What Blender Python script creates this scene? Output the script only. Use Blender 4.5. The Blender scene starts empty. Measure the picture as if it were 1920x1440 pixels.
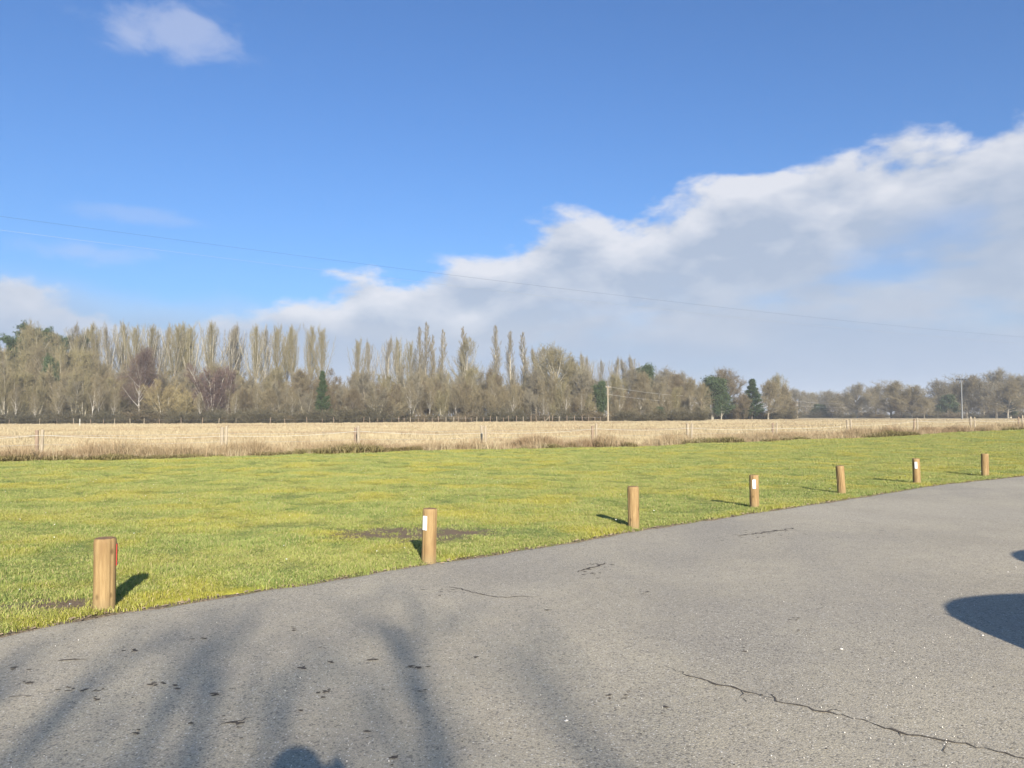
import bpy, bmesh, math, random
import numpy as np
from mathutils import Vector, noise as mnoise

# ------------------------------------------------------------------ camera, sky, sun, exposure
scene = bpy.context.scene
col = scene.collection
F_PX, CAM_H, PITCH = 1442.0, 1.6, math.radians(2.34)      # photograph is 1920 x 1440
SUN_EL = math.radians(23.0)
SHADOW_DIR = Vector((-0.242, 0.970, 0)).normalized()       # where shadows fall on the ground

cam_data = bpy.data.cameras.new('camera')
cam_data.sensor_width = 36.0
cam_data.lens = 36.0 * F_PX / 1920.0
cam_data.clip_start, cam_data.clip_end = 0.05, 8000
cam = bpy.data.objects.new('camera', cam_data)
col.objects.link(cam)
cam.location = (0, 0, CAM_H)
cam.rotation_euler = (math.pi / 2 + PITCH, 0, 0)
scene.camera = cam

scene.view_settings.view_transform = 'Standard'
scene.view_settings.look = 'None'
scene.view_settings.exposure = 1.1
scene.view_settings.gamma = 1.0
scene.view_settings.use_curve_mapping = False
scene.cycles.max_bounces = 6
scene.cycles.diffuse_bounces = 3
scene.cycles.glossy_bounces = 2
scene.cycles.transparent_max_bounces = 4
scene.cycles.volume_bounces = 0

SKY_STRENGTH = 0.08


class NT:
    """small helper to write node trees"""
    def __init__(self, tree):
        self.t = tree
        self.t.nodes.clear()

    def n(self, kind, **kw):
        nd = self.t.nodes.new(kind)
        for k, v in kw.items():
            setattr(nd, k, v)
        return nd

    def set(self, sock, v):
        if hasattr(v, 'is_output') or isinstance(v, bpy.types.NodeSocket):
            self.t.links.new(v, sock)
        elif v is not None:
            sock.default_value = v

    def m(self, op, a, b=None, c=None, clamp=False):
        nd = self.n('ShaderNodeMath', operation=op, use_clamp=clamp)
        for i, v in enumerate((a, b, c)):
            if v is not None:
                self.set(nd.inputs[i], v)
        return nd.outputs[0]

    def vm(self, op, a, b=None, s=None):
        nd = self.n('ShaderNodeVectorMath', operation=op)
        self.set(nd.inputs[0], a)
        if b is not None:
            self.set(nd.inputs[1], b)
        if s is not None:
            self.set(nd.inputs['Scale'], s)
        return nd.outputs['Value'] if op in ('DOT_PRODUCT', 'LENGTH', 'DISTANCE') else nd.outputs[0]

    def noise(self, vec, scale, detail=4, rough=0.55, dist=0.0):
        nd = self.n('ShaderNodeTexNoise')
        self.set(nd.inputs['Vector'], vec)
        nd.inputs['Scale'].default_value = scale
        nd.inputs['Detail'].default_value = detail
        nd.inputs['Roughness'].default_value = rough
        nd.inputs['Distortion'].default_value = dist
        return nd.outputs[0]

    def ramp(self, v, lo, hi, a=0.0, b=1.0, smooth=True):
        nd = self.n('ShaderNodeMapRange', interpolation_type='SMOOTHSTEP' if smooth else 'LINEAR')
        self.set(nd.inputs[0], v)
        for i, x in enumerate((lo, hi, a, b)):
            nd.inputs[i + 1].default_value = x
        return nd.outputs[0]

    def mix(self, f, a, b, mode='MIX'):
        nd = self.n('ShaderNodeMix', data_type='RGBA', blend_type=mode)
        self.set(nd.inputs[0], f)
        for s, v in ((nd.inputs[6], a), (nd.inputs[7], b)):
            if isinstance(v, tuple) and len(v) == 3:
                v = (*v, 1)
            self.set(s, v)
        return nd.outputs[2]


def ray_uv(px, py):
    """pixel of the photograph -> (X/Y, dZ/Y) of its ray"""
    cx, cy = (px - 960) / F_PX, -(py - 720) / F_PX
    y = math.cos(PITCH) - cy * math.sin(PITCH)
    z = math.sin(PITCH) + cy * math.cos(PITCH)
    return cx / y, z / y


def sky_dir(px, py):
    u, v = ray_uv(px, py)
    return Vector((u, 1, v)).normalized()


world = bpy.data.worlds.new('World')
scene.world = world
world.use_nodes = True
w = NT(world.node_tree)
sky = w.n('ShaderNodeTexSky', sky_type='NISHITA', sun_disc=False)
sky.sun_elevation = SUN_EL
# sun stands opposite to the shadow direction
sun_vec = Vector((-SHADOW_DIR.x * math.cos(SUN_EL), -SHADOW_DIR.y * math.cos(SUN_EL), math.sin(SUN_EL)))
sky.sun_rotation = math.atan2(sun_vec.x, sun_vec.y)
sky.air_density, sky.dust_density, sky.ozone_density = 1.0, 2.2, 1.6
geo = w.n('ShaderNodeTexCoord').outputs['Generated']
sep = w.n('ShaderNodeSeparateXYZ')
w.set(sep.inputs[0], geo)
dx, dy, dz = sep.outputs
skyc = w.mix(1.0, sky.outputs[0], (0.415, 0.675, 1.03), 'MULTIPLY')
# cloud bank: everything below an inclined plane, its rim broken up by noise
stretch = w.vm('MULTIPLY', geo, (1.0, 1.0, 1.9))
n_big = w.noise(stretch, 4.2, 2, 0.5)
n_mid = w.noise(w.vm('ADD', stretch, (3.1, 1.7, 0.4)), 9.0, 7, 0.52, 0.15)
n_lit = w.noise(w.vm('ADD', stretch, (3.1 + 0.010, 1.7 - 0.004, 0.4 + 0.045)), 9.0, 4, 0.5, 0.15)
rim = w.m('SUBTRACT', w.m('ADD', w.m('ADD', w.m('MULTIPLY', dx, 0.245), w.m('MULTIPLY', dy, 0.215)), 0.012), w.m('SUBTRACT', dz, w.m('MULTIPLY', w.m('MAXIMUM', w.m('SUBTRACT', dx, 0.38), 0.0), 0.20)))
rim = w.m('MAXIMUM', rim, w.m('SUBTRACT', w.m('SUBTRACT', w.m('MULTIPLY', dx, -0.46), 0.085), dz))
lump = w.m('ADD', w.m('MULTIPLY', w.m('SUBTRACT', n_big, 0.5), 0.15), w.m('MULTIPLY', w.m('SUBTRACT', n_mid, 0.5), 0.20))
depth_in = w.m('ADD', rim, lump)
bank = w.ramp(depth_in, -0.006, 0.026)
# gaps low in the bank where pale sky shows through
gap_n = w.noise(w.vm('ADD', w.vm('MULTIPLY', geo, (1.0, 1.0, 3.2)), (0.3, 2.2, 1.4)), 5.0, 4, 0.5)
gap = w.m('MULTIPLY', w.ramp(gap_n, 0.46, 0.66), w.ramp(rim, 0.08, 0.15))
bank = w.m('MULTIPLY', bank, w.m('SUBTRACT', 1.0, w.m('MULTIPLY', gap, 0.62)))
# light on the lumps, greyer deeper in
relief = w.m('MULTIPLY', w.m('MULTIPLY', w.m('SUBTRACT', n_mid, n_lit), 4.2), w.ramp(depth_in, 0.03, 0.17, 1.0, 0.22))
lit = w.m('ADD', w.ramp(depth_in, 0.0, 0.10, 0.92, 0.10), relief, clamp=True)
K = 1.0 / SKY_STRENGTH / 2.14
c_white = (0.80 * K, 0.81 * K, 0.86 * K)
c_grey = (0.44 * K, 0.515 * K, 0.645 * K)
cloudc = w.mix(lit, c_grey, c_white)
res = w.mix(w.m('MULTIPLY', bank, 0.93), skyc, cloudc)
# low stratus / haze layer lying all round on the horizon
lowtop = w.m('ADD', 0.135, w.m('MULTIPLY', w.m('SUBTRACT', w.noise(w.vm('MULTIPLY', geo, (1, 1, 2.2)), 3.1, 5, 0.5), 0.5), 0.17))
low = w.ramp(w.m('SUBTRACT', lowtop, dz), -0.02, 0.07)
c_low = (0.395 * K, 0.50 * K, 0.68 * K)
c_low2 = (0.60 * K, 0.63 * K, 0.72 * K)
lowc = w.mix(w.ramp(w.m('SUBTRACT', lowtop, dz), 0.0, 0.055, 1.0, 0.0), c_low, c_low2)
res = w.mix(w.m('MULTIPLY', low, 0.80), res, lowc)
# fair-weather scraps of cloud
for (px, py, rx, rz, amt, sd) in ((300, 52, 0.086, 0.030, 0.52, 1.0), (265, 403, 0.07, 0.011, 0.22, 4.0), (150, 473, 0.07, 0.013, 0.30, 7.0)):
    c = sky_dir(px, py)
    d = w.vm('SUBTRACT', geo, tuple(c))
    side = Vector((c.y, -c.x, 0)).normalized()
    upv = side.cross(c)
    a_ = w.m('DIVIDE', w.vm('DOT_PRODUCT', d, tuple(side)), rx)
    b_ = w.m('DIVIDE', w.vm('DOT_PRODUCT', d, tuple(upv)), rz)
    facing = w.m('GREATER_THAN', w.vm('DOT_PRODUCT', geo, tuple(c)), 0.5)
    g = w.m('SUBTRACT', 1.0, w.m('SQRT', w.m('ADD', w.m('MULTIPLY', a_, a_), w.m('MULTIPLY', b_, b_))))
    nn = w.noise(w.vm('ADD', w.vm('MULTIPLY', geo, (1, 1, 1.8)), (sd, sd, 0)), 16, 6, 0.55, 0.4)
    k = w.ramp(w.m('ADD', g, w.m('MULTIPLY', w.m('SUBTRACT', nn, 0.5), 3.4)), -0.25, 1.1)
    k = w.m('MULTIPLY', w.m('MULTIPLY', k, w.ramp(g, -0.9, 0.15)), facing)
    res = w.mix(w.m('MULTIPLY', k, amt), res, (0.60 * K, 0.66 * K, 0.84 * K))
bg = w.n('ShaderNodeBackground')
w.set(bg.inputs[0], res)
bg.inputs[1].default_value = SKY_STRENGTH
wo = w.n('ShaderNodeOutputWorld')
w.set(wo.inputs[0], bg.outputs[0])

sun_data = bpy.data.lights.new('sun', 'SUN')
sun_data.energy = 4.8
sun_data.angle = math.radians(0.53)
sun_data.color = (1.0, 0.90, 0.76)
sun = bpy.data.objects.new('sun', sun_data)
col.objects.link(sun)
sun.rotation_euler = sun_vec.to_track_quat('Z', 'Y').to_euler()
sun.location = (10, -30, 40)

# ------------------------------------------------------------------ helpers
rng = np.random.default_rng(7)
random.seed(7)


def sst(a, b, x):
    t = np.clip((np.asarray(x, float) - a) / (b - a), 0, 1)
    return t * t * (3 - 2 * t)


def T(x, y):
    """height of the land"""
    x = np.asarray(x, float); y = np.asarray(y, float)
    far = np.clip(-0.55 + 0.005 * (x + 110), -0.6, 0.4) + 0.06 * np.sin(x * 0.041 + 1.0) + 0.05 * np.sin(y * 0.06 + x * 0.02)
    k = sst(60, 165, y)
    z = 0.45 * sst(5, 45, x) * sst(22, 60, y) * (1 - k) + k * far
    return z


def Tf(x, y):
    return float(T(x, y))


def ground(px, py, z=0.0):
    u, v = ray_uv(px, py)
    Y = (z - CAM_H) / v
    return Vector((u * Y, Y, z))


def tag(o, label=None, cat=None, group=None, kind=None):
    for k, v in (('label', label), ('category', cat), ('group', group), ('kind', kind)):
        if v:
            o[k] = v
    return o


def mesh_np(name, verts, quads=None, tris=None, uv=None):
    me = bpy.data.meshes.new(name)
    verts = np.ascontiguousarray(verts, dtype=np.float32)
    me.vertices.add(len(verts))
    me.vertices.foreach_set('co', verts.ravel())
    parts, starts, tot = [], [], 0
    if quads is not None and len(quads):
        parts.append(np.asarray(quads).ravel()); starts.append(np.arange(len(quads)) * 4); tot = len(quads) * 4
    if tris is not None and len(tris):
        parts.append(np.asarray(tris).ravel()); starts.append(tot + np.arange(len(tris)) * 3)
    if parts:
        idx = np.concatenate(parts).astype(np.int32); st = np.concatenate(starts).astype(np.int32)
        me.loops.add(len(idx)); me.loops.foreach_set('vertex_index', idx)
        me.polygons.add(len(st)); me.polygons.foreach_set('loop_start', st)
    me.update(calc_edges=True)
    return me


def link(name, me, mat=None, parent=None, loc=None, smooth=False):
    o = bpy.data.objects.new(name, me)
    col.objects.link(o)
    if mat is not None and me is not None and not me.materials:
        me.materials.append(mat)
    if parent is not None:
        o.parent = parent
    if loc is not None:
        o.location = loc
    if smooth and me is not None:
        me.polygons.foreach_set('use_smooth', [True] * len(me.polygons))
    return o


def empty(name, loc, rz=0.0):
    o = bpy.data.objects.new(name, None)
    o.empty_display_size = 0.3
    col.objects.link(o)
    o.location = loc
    o.rotation_euler = (0, 0, rz)
    return o


def mat_new(name):
    m = bpy.data.materials.new(name)
    m.use_nodes = True
    nt = NT(m.node_tree)
    b = nt.n('ShaderNodeBsdfPrincipled')
    o = nt.n('ShaderNodeOutputMaterial')
    nt.set(o.inputs[0], b.outputs[0])
    b.inputs['Roughness'].default_value = 0.85
    b.inputs['Specular IOR Level'].default_value = 0.25
    return m, nt, b


def flat_mat(name, c, rough=0.6, metal=0.0, spec=0.4, vary=0.0, scale=20.0):
    m, nt, b = mat_new(name)
    b.inputs['Roughness'].default_value = rough
    b.inputs['Metallic'].default_value = metal
    b.inputs['Specular IOR Level'].default_value = spec
    if vary:
        tc = nt.n('ShaderNodeTexCoord').outputs['Object']
        nz = nt.noise(tc, scale, 5, 0.6)
        nt.set(b.inputs['Base Color'], nt.mix(nt.ramp(nz, 0.3, 0.7), tuple(x * (1 - vary) for x in c), tuple(min(1, x * (1 + vary)) for x in c)))
    else:
        b.inputs['Base Color'].default_value = (*c, 1)
    return m


def pos_node(nt):
    return nt.n('ShaderNodeNewGeometry').outputs['Position']


# ------------------------------------------------------------------ surface materials
SOIL = ground(775, 1004)
SOIL2 = ground(105, 1140)


def soil_mask(nt, pos):
    out = None
    for c, rx, ry in ((SOIL, 1.35, 0.75), (SOIL2, 0.5, 0.26)):
        d = nt.vm('MULTIPLY', nt.vm('SUBTRACT', pos, (c.x, c.y, 0)), (1 / rx, 1 / ry, 0))
        l = nt.vm('LENGTH', d)
        l = nt.m('ADD', l, nt.m('MULTIPLY', nt.m('SUBTRACT', nt.noise(pos, 4.0, 5, 0.65), 0.5), 1.6))
        k = nt.ramp(l, 0.55, 1.15, 1.0, 0.0)
        out = k if out is None else nt.m('MAXIMUM', out, k)
    return out


def lawn_colour(nt, pos, blade):
    p2 = nt.vm('MULTIPLY', pos, (1, 1, 0))
    moss = nt.noise(p2, 0.55, 4, 0.55)
    fine = nt.noise(p2, 3.2, 5, 0.6)
    mow = nt.noise(nt.vm('MULTIPLY', p2, (0.22, 0.9, 0)), 0.9, 3, 0.5)
    c = nt.mix(nt.ramp(fine, 0.3, 0.7), (0.094, 0.152, 0.030), (0.215, 0.255, 0.066))
    c = nt.mix(nt.m('MULTIPLY', nt.ramp(moss, 0.45, 0.64), 0.72), c, (0.320, 0.275, 0.024))
    c = nt.mix(nt.m('MULTIPLY', nt.ramp(mow, 0.42, 0.68), 0.55), c, (0.272, 0.270, 0.068))
    c = nt.mix(nt.m('MULTIPLY', nt.ramp(nt.noise(p2, 1.4, 4, 0.6), 0.52, 0.72), 0.45), c, (0.050, 0.092, 0.016))
    return c


def make_lawn_mat():
    m, nt, b = mat_new('lawn_turf')
    pos = pos_node(nt)
    c = lawn_colour(nt, pos, False)
    c = nt.mix(nt.m('MULTIPLY', nt.ramp(nt.noise(pos, 24, 4, 0.7), 0.42, 0.62), 0.45), c, (0.10, 0.095, 0.03))
    soil = nt.mix(nt.noise(pos, 30, 5, 0.7), (0.055, 0.038, 0.022), (0.26, 0.19, 0.12))
    c = nt.mix(soil_mask(nt, pos), c, soil)
    nt.set(b.inputs['Base Color'], c)
    b.inputs['Roughness'].default_value = 0.95
    bp = nt.n('ShaderNodeBump')
    bp.inputs['Strength'].default_value = 0.7
    bp.inputs['Distance'].default_value = 0.03
    nt.set(bp.inputs['Height'], nt.noise(pos, 14, 6, 0.65))
    nt.set(b.inputs['Normal'], bp.outputs[0])
    return m


def make_blade_mat():
    m, nt, b = mat_new('grass_blade')
    pos = pos_node(nt)
    oi = nt.n('ShaderNodeObjectInfo')
    c = lawn_colour(nt, pos, True)
    c = nt.mix(nt.m('MULTIPLY', oi.outputs['Random'], 0.5), c, (0.31, 0.335, 0.10))
    dead = nt.m('GREATER_THAN', nt.n('ShaderNodeNewGeometry').outputs['Random Per Island'], 0.90)
    c = nt.mix(nt.m('MULTIPLY', dead, 0.8), c, (0.36, 0.29, 0.15))
    nt.set(b.inputs['Base Color'], c)
    b.inputs['Roughness'].default_value = 0.6
    return m


def make_field_mat():
    m, nt, b = mat_new('dry_meadow')
    pos = pos_node(nt)
    p2 = nt.vm('MULTIPLY', pos, (1, 1, 0))
    a = nt.noise(nt.vm('MULTIPLY', p2, (0.35, 1, 1)), 0.10, 5, 0.6)
    f = nt.noise(p2, 0.9, 6, 0.65)
    c = nt.mix(nt.ramp(f, 0.3, 0.7), (0.29, 0.22, 0.115), (0.42, 0.345, 0.205))
    c = nt.mix(nt.m('MULTIPLY', nt.ramp(a, 0.50, 0.68), 0.5), c, (0.24, 0.165, 0.09))
    nt.set(b.inputs['Base Color'], c)
    b.inputs['Roughness'].default_value = 0.95
    bp = nt.n('ShaderNodeBump')
    bp.inputs['Strength'].default_value = 0.8
    bp.inputs['Distance'].default_value = 0.15
    nt.set(bp.inputs['Height'], nt.noise(p2, 2.5, 6, 0.7))
    nt.set(b.inputs['Normal'], bp.outputs[0])
    return m


def make_straw_mat(name, c1, c2, c3):
    m, nt, b = mat_new(name)
    pos = pos_node(nt)
    oi = nt.n('ShaderNodeObjectInfo')
    g = nt.n('ShaderNodeNewGeometry').outputs['Random Per Island']
    c = nt.mix(oi.outputs['Random'], c1, c2)
    a = nt.noise(nt.vm('MULTIPLY', pos, (0.35, 1, 0)), 0.10, 5, 0.6)
    c = nt.mix(nt.m('MULTIPLY', nt.ramp(a, 0.47, 0.62), 0.75), c, c3)
    c = nt.mix(nt.m('MULTIPLY', g, 0.4), c, tuple(min(1, x * 1.25) for x in c1))
    nt.set(b.inputs['Base Color'], c)
    b.inputs['Roughness'].default_value = 0.7
    return m


def make_asphalt():
    m, nt, b = mat_new('asphalt')
    pos = pos_node(nt)
    blotch = nt.noise(pos, 0.55, 4, 0.55)
    mid = nt.noise(pos, 5.0, 5, 0.6)
    grain = nt.noise(pos, 120, 3, 0.7)
    grain2 = nt.noise(pos, 47, 4, 0.7)
    vor = nt.n('ShaderNodeTexVoronoi')
    nt.set(vor.inputs['Vector'], pos)
    vor.inputs['Scale'].default_value = 85
    stone = nt.n('ShaderNodeSeparateColor')
    nt.set(stone.inputs[0], vor.outputs['Color'])
    c = nt.mix(nt.ramp(blotch, 0.3, 0.7), (0.378, 0.335, 0.245), (0.472, 0.418, 0.303))
    c = nt.mix(nt.m('MULTIPLY', nt.ramp(mid, 0.35, 0.75), 0.35), c, (0.300, 0.270, 0.222))
    worn = nt.noise(nt.vm('MULTIPLY', nt.vm('ADD', pos, (0, 0, 4.0)), (0.75, 0.42, 1)), 0.33, 5, 0.6, 0.8)
    c = nt.mix(nt.m('MULTIPLY', nt.ramp(worn, 0.46, 0.66), 0.5), c, (0.275, 0.252, 0.212))
    c = nt.mix(nt.m('MULTIPLY', nt.ramp(worn, 0.30, 0.44, 1, 0), 0.35), c, (0.47, 0.42, 0.325))
    c = nt.mix(nt.m('MULTIPLY', nt.ramp(grain, 0.38, 0.62), 0.6), c, (0.130, 0.121, 0.110))
    c = nt.mix(nt.m('MULTIPLY', nt.ramp(grain2, 0.5, 0.72), 0.55), c, (0.48, 0.445, 0.385))
    chip = nt.m('MULTIPLY', nt.m('GREATER_THAN', stone.outputs[0], 0.93), nt.ramp(vor.outputs['Distance'], 0.2, 0.5, 1.0, 0.0))
    c = nt.mix(nt.m('MULTIPLY', chip, 0.75), c, (0.70, 0.66, 0.58))
    dark = nt.m('GREATER_THAN', stone.outputs[1], 0.90)
    c = nt.mix(nt.m('MULTIPLY', dark, 0.5), c, (0.06, 0.056, 0.052))
    nt.set(b.inputs['Base Color'], c)
    b.inputs['Roughness'].default_value = 0.82
    b.inputs['Specular IOR Level'].default_value = 0.3
    bp = nt.n('ShaderNodeBump')
    bp.inputs['Strength'].default_value = 0.55
    bp.inputs['Distance'].default_value = 0.006
    nt.set(bp.inputs['Height'], nt.m('ADD', nt.m('MULTIPLY', grain, 0.7), nt.m('SUBTRACT', nt.m('MULTIPLY', grain2, 0.5), nt.m('MULTIPLY', vor.outputs['Distance'], 0.5))))
    nt.set(b.inputs['Normal'], bp.outputs[0])
    return m


def make_soil():
    m, nt, b = mat_new('verge_soil')
    pos = pos_node(nt)
    c = nt.mix(nt.ramp(nt.noise(pos, 38, 5, 0.7), 0.35, 0.65), (0.075, 0.056, 0.036), (0.25, 0.20, 0.14))
    c = nt.mix(nt.ramp(nt.noise(pos, 5, 4, 0.6), 0.5, 0.7), c, (0.12, 0.13, 0.045))
    nt.set(b.inputs['Base Color'], c)
    bp = nt.n('ShaderNodeBump')
    bp.inputs['Strength'].default_value = 0.8
    bp.inputs['Distance'].default_value = 0.02
    nt.set(bp.inputs['Height'], nt.noise(pos, 60, 5, 0.7))
    nt.set(b.inputs['Normal'], bp.outputs[0])
    return m


M_LAWN, M_BLADE, M_FIELD, M_ROAD, M_SOIL = make_lawn_mat(), make_blade_mat(), make_field_mat(), make_asphalt(), make_soil()
M_STRAW = make_straw_mat('straw_grass', (0.345, 0.280, 0.168), (0.43, 0.365, 0.236), (0.235, 0.160, 0.095))
M_REED = make_straw_mat('dead_reed', (0.295, 0.225, 0.13), (0.21, 0.150, 0.085), (0.165, 0.10, 0.06))
M_BRAMBLE = make_straw_mat('bramble_leaf', (0.13, 0.115, 0.045), (0.19, 0.15, 0.07), (0.13, 0.085, 0.04))
M_MARK = flat_mat('dark_moss', (0.072, 0.060, 0.048), 0.95, vary=0.3)
M_PEB = flat_mat('pale_pebble', (0.66, 0.62, 0.55), 0.8, vary=0.2)
M_DAISY = flat_mat('daisy_white', (0.80, 0.80, 0.74), 0.8)

# ------------------------------------------------------------------ ground, road, lawn
EDGE_PX = [(0, 1195), (200, 1155), (380, 1127), (560, 1100), (800, 1060), (1000, 1030), (1200, 995), (1420, 962), (1600, 935), (1750, 911), (1920, 893)]
_e = [ground(*p) for p in EDGE_PX]
EX = np.array([-60, -30, -12, -7] + [p.x for p in _e] + [22, 40, 90])
EY = np.array([-70, -29, -5, 1.2] + [p.y for p in _e] + [25.6, 35, 62])


def edge_y(x):
    return np.interp(x, EX, EY)


def fence_y(x):
    x = np.asarray(x, float)
    return 38.6 + 0.60 * x - 0.0 * x


def lawn_top_y(x):
    """far rim of the mown grass, a little short of the fence"""
    x = np.asarray(x, float)
    return fence_y(x) - 2.6 - 0.5 * np.sin(x * 0.33) - 0.35 * np.sin(x * 0.9 + 1)


def grid_mesh(name, X, Y, Z):
    nr, nc = X.shape
    v = np.stack([X, Y, Z], -1).reshape(-1, 3)
    i = np.arange(nr * nc).reshape(nr, nc)
    q = np.stack([i[:-1, :-1], i[:-1, 1:], i[1:, 1:], i[1:, :-1]], -1).reshape(-1, 4)
    return mesh_np(name, v, q)


def vnoise(X, Y, f, seed=0.0):
    out = np.empty(X.size)
    xf, yf = X.ravel() * f, Y.ravel() * f
    for k in range(X.size):
        out[k] = mnoise.noise((xf[k] + seed, yf[k] + seed * 1.7, seed))
    return out.reshape(X.shape)


# land out to the horizon (dry meadow)
s = np.linspace(-1, 1, 181)
gx = np.sign(s) * (np.abs(s) ** 2.6) * 3500 + s * 40
t = np.linspace(0, 1, 171)
gy = -120 + t * 260 + (t ** 4.0) * 5000
GX, GY = np.meshgrid(gx, gy)
GZ = T(GX, GY) - 0.06 + np.where((GY > 45) & (GY < 400), 0.05, 0) * vnoise(GX, GY, 0.22)
near = (GY < lawn_top_y(GX) + 0.0)
GZ = np.where(near, GZ - 0.05, GZ + 0.04)
tag(link('meadow_ground', grid_mesh('meadow_ground', GX, GY, GZ), M_FIELD, smooth=True), kind='structure')

# asphalt
cx = np.concatenate([np.linspace(-40, -6, 24)[:-1], np.linspace(-6, 16, 200), np.linspace(16, 70, 30)[1:]])
vv = np.linspace(0, 1, 60) ** 1.5
CX = np.repeat(cx[None, :], len(vv), 0)
edge = edge_y(cx) + 0.03 * np.sin(cx * 5.1) + 0.02 * np.sin(cx * 13.7) + 0.05 * vnoise(cx, cx * 0.3, 2.7, 1.0) + 0.03 * vnoise(cx, cx * 0.3, 8.0, 2.0)
CY = edge[None, :] + vv[:, None] * (np.minimum(-13.0, edge - 6)[None, :] - edge[None, :])
CZ = 0.010 - 0.012 * np.exp(-((edge[None, :] - CY) / 0.05)) + 0.006 * np.sin(CX * 0.7) * np.sin(CY * 0.5)
road = tag(link('road', grid_mesh('road', CX[:, ::-1], CY[:, ::-1], CZ[:, ::-1]), M_ROAD, smooth=True), kind='structure')

# soil strip between asphalt and turf
sv = np.linspace(-0.05, 0.30, 8)
SX = np.repeat(cx[None, :], 8, 0)
SY = edge[None, :] + sv[:, None]
SZ = 0.004 + 0.010 * np.clip(sv[:, None] / 0.3, 0, 1) + 0.006 * vnoise(SX, SY, 9.0, 3.0)
SZ[0] = -0.03
tag(link('verge_soil', grid_mesh('verge_soil', SX, SY, SZ), M_SOIL), kind='structure')

# mown lawn
lx = np.concatenate([np.linspace(-45, -8, 30)[:-1], np.linspace(-8, 16, 220), np.linspace(16, 90, 60)[1:]])
lv = np.linspace(0, 1, 110) ** 1.35
e0 = edge_y(lx) + 0.13 + 0.045 * np.sin(lx * 3.3 + 1) + 0.03 * np.sin(lx * 11.0)
LX = np.repeat(lx[None, :], len(lv), 0)
LY = e0[None, :] + lv[:, None] * (lawn_top_y(lx) - e0)[None, :]
LB = vnoise(LX, LY, 0.9, 5.0) * 0.018 + vnoise(LX, LY, 0.16, 9.0) * 0.05


def lawn_bump(X, Y):
    return T(X, Y) + 0.035


LZ = T(LX, LY) + 0.035 + LB * np.clip((LY - e0[None, :]) / 1.5, 0, 1)
LZ[0] = 0.006
tag(link('lawn', grid_mesh('lawn', LX, LY, LZ), M_LAWN, smooth=True), kind='structure')

# ------------------------------------------------------------------ scattered grass (stuff)


def tuft_mesh(name, n, radius, h0, h1, width, lean, seed, mat):
    r = np.random.default_rng(seed)
    a = r.uniform(0, 2 * np.pi, n); rad = radius * np.sqrt(r.uniform(0, 1, n))
    base = np.stack([rad * np.cos(a), rad * np.sin(a), np.full(n, -0.012)], -1)
    h = r.uniform(h0, h1, n)
    b = r.uniform(0, 2 * np.pi, n); le = r.uniform(0.1, 1, n) * lean
    d = np.stack([np.cos(b), np.sin(b), np.zeros(n)], -1)
    c = r.uniform(0, 2 * np.pi, n)
    sd = np.stack([np.cos(c), np.sin(c), np.zeros(n)], -1) * (width * r.uniform(0.6, 1.3, n))[:, None] * 0.5
    mid = base + d * (h * le * 0.35)[:, None] + np.array([0, 0, 1.0]) * (h * 0.6)[:, None]
    tip = base + d * (h * le)[:, None] + np.array([0, 0, 1.0]) * (h * (1 - 0.25 * le))[:, None]
    v = np.concatenate([base - sd, base + sd, mid - sd * 0.8, mid + sd * 0.8, tip])
    i = np.arange(n)
    quads = np.stack([i, i + n, i + 3 * n, i + 2 * n], -1)
    tris = np.stack([i + 2 * n, i + 3 * n, i + 4 * n], -1)
    me = mesh_np(name, v, quads, tris)
    me.materials.append(mat)
    return me


def scatter(name, pts, scl, rot, metas, kind='stuff', label=None, cat=None):
    """one object: points that carry grass tufts through geometry nodes"""
    me = mesh_np(name, pts)
    n = len(pts)
    a = me.attributes.new('scl', 'FLOAT_VECTOR', 'POINT'); a.data.foreach_set('vector', np.ascontiguousarray(scl, dtype=np.float32).ravel())
    a = me.attributes.new('rot', 'FLOAT_VECTOR', 'POINT'); a.data.foreach_set('vector', np.ascontiguousarray(rot, dtype=np.float32).ravel())
    o = link(name, me)
    ng = bpy.data.node_groups.new(name + '_scatter', 'GeometryNodeTree')
    ng.interface.new_socket('Geometry', in_out='INPUT', socket_type='NodeSocketGeometry')
    ng.interface.new_socket('Geometry', in_out='OUTPUT', socket_type='NodeSocketGeometry')
    gi, go = ng.nodes.new('NodeGroupInput'), ng.nodes.new('NodeGroupOutput')
    jn = ng.nodes.new('GeometryNodeJoinGeometry')
    for k, tm in enumerate(metas):
        to = bpy.data.objects.new(tm.name, tm)             # source of the tufts, not in the scene itself
        oi = ng.nodes.new('GeometryNodeObjectInfo')
        oi.inputs['Object'].default_value = to
        oi.inputs['As Instance'].default_value = True
        ng.links.new(oi.outputs['Geometry'], jn.inputs[0])
    ip = ng.nodes.new('GeometryNodeInstanceOnPoints')
    ng.links.new(gi.outputs[0], ip.inputs['Points'])
    ng.links.new(jn.outputs[0], ip.inputs['Instance'])
    ip.inputs['Pick Instance'].default_value = True
    rv = ng.nodes.new('FunctionNodeRandomValue'); rv.data_type = 'INT'
    rv.inputs[4].default_value = 0; rv.inputs[5].default_value = len(metas) - 1
    ng.links.new(rv.outputs[2], ip.inputs['Instance Index'])
    for nm, sock in (('rot', 'Rotation'), ('scl', 'Scale')):
        na = ng.nodes.new('GeometryNodeInputNamedAttribute'); na.data_type = 'FLOAT_VECTOR'
        na.inputs[0].default_value = nm
        ng.links.new(na.outputs[0], ip.inputs[sock])
    ng.links.new(ip.outputs[0], go.inputs[0])
    md = o.modifiers.new('scatter', 'NODES'); md.node_group = ng
    tag(o, label, cat, kind=kind)
    return o


def scat_pts(n, xr, yr, keep):
    x = rng.uniform(*xr, n); y = rng.uniform(*yr, n)
    k = keep(x, y)
    return x[k], y[k]


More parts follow.
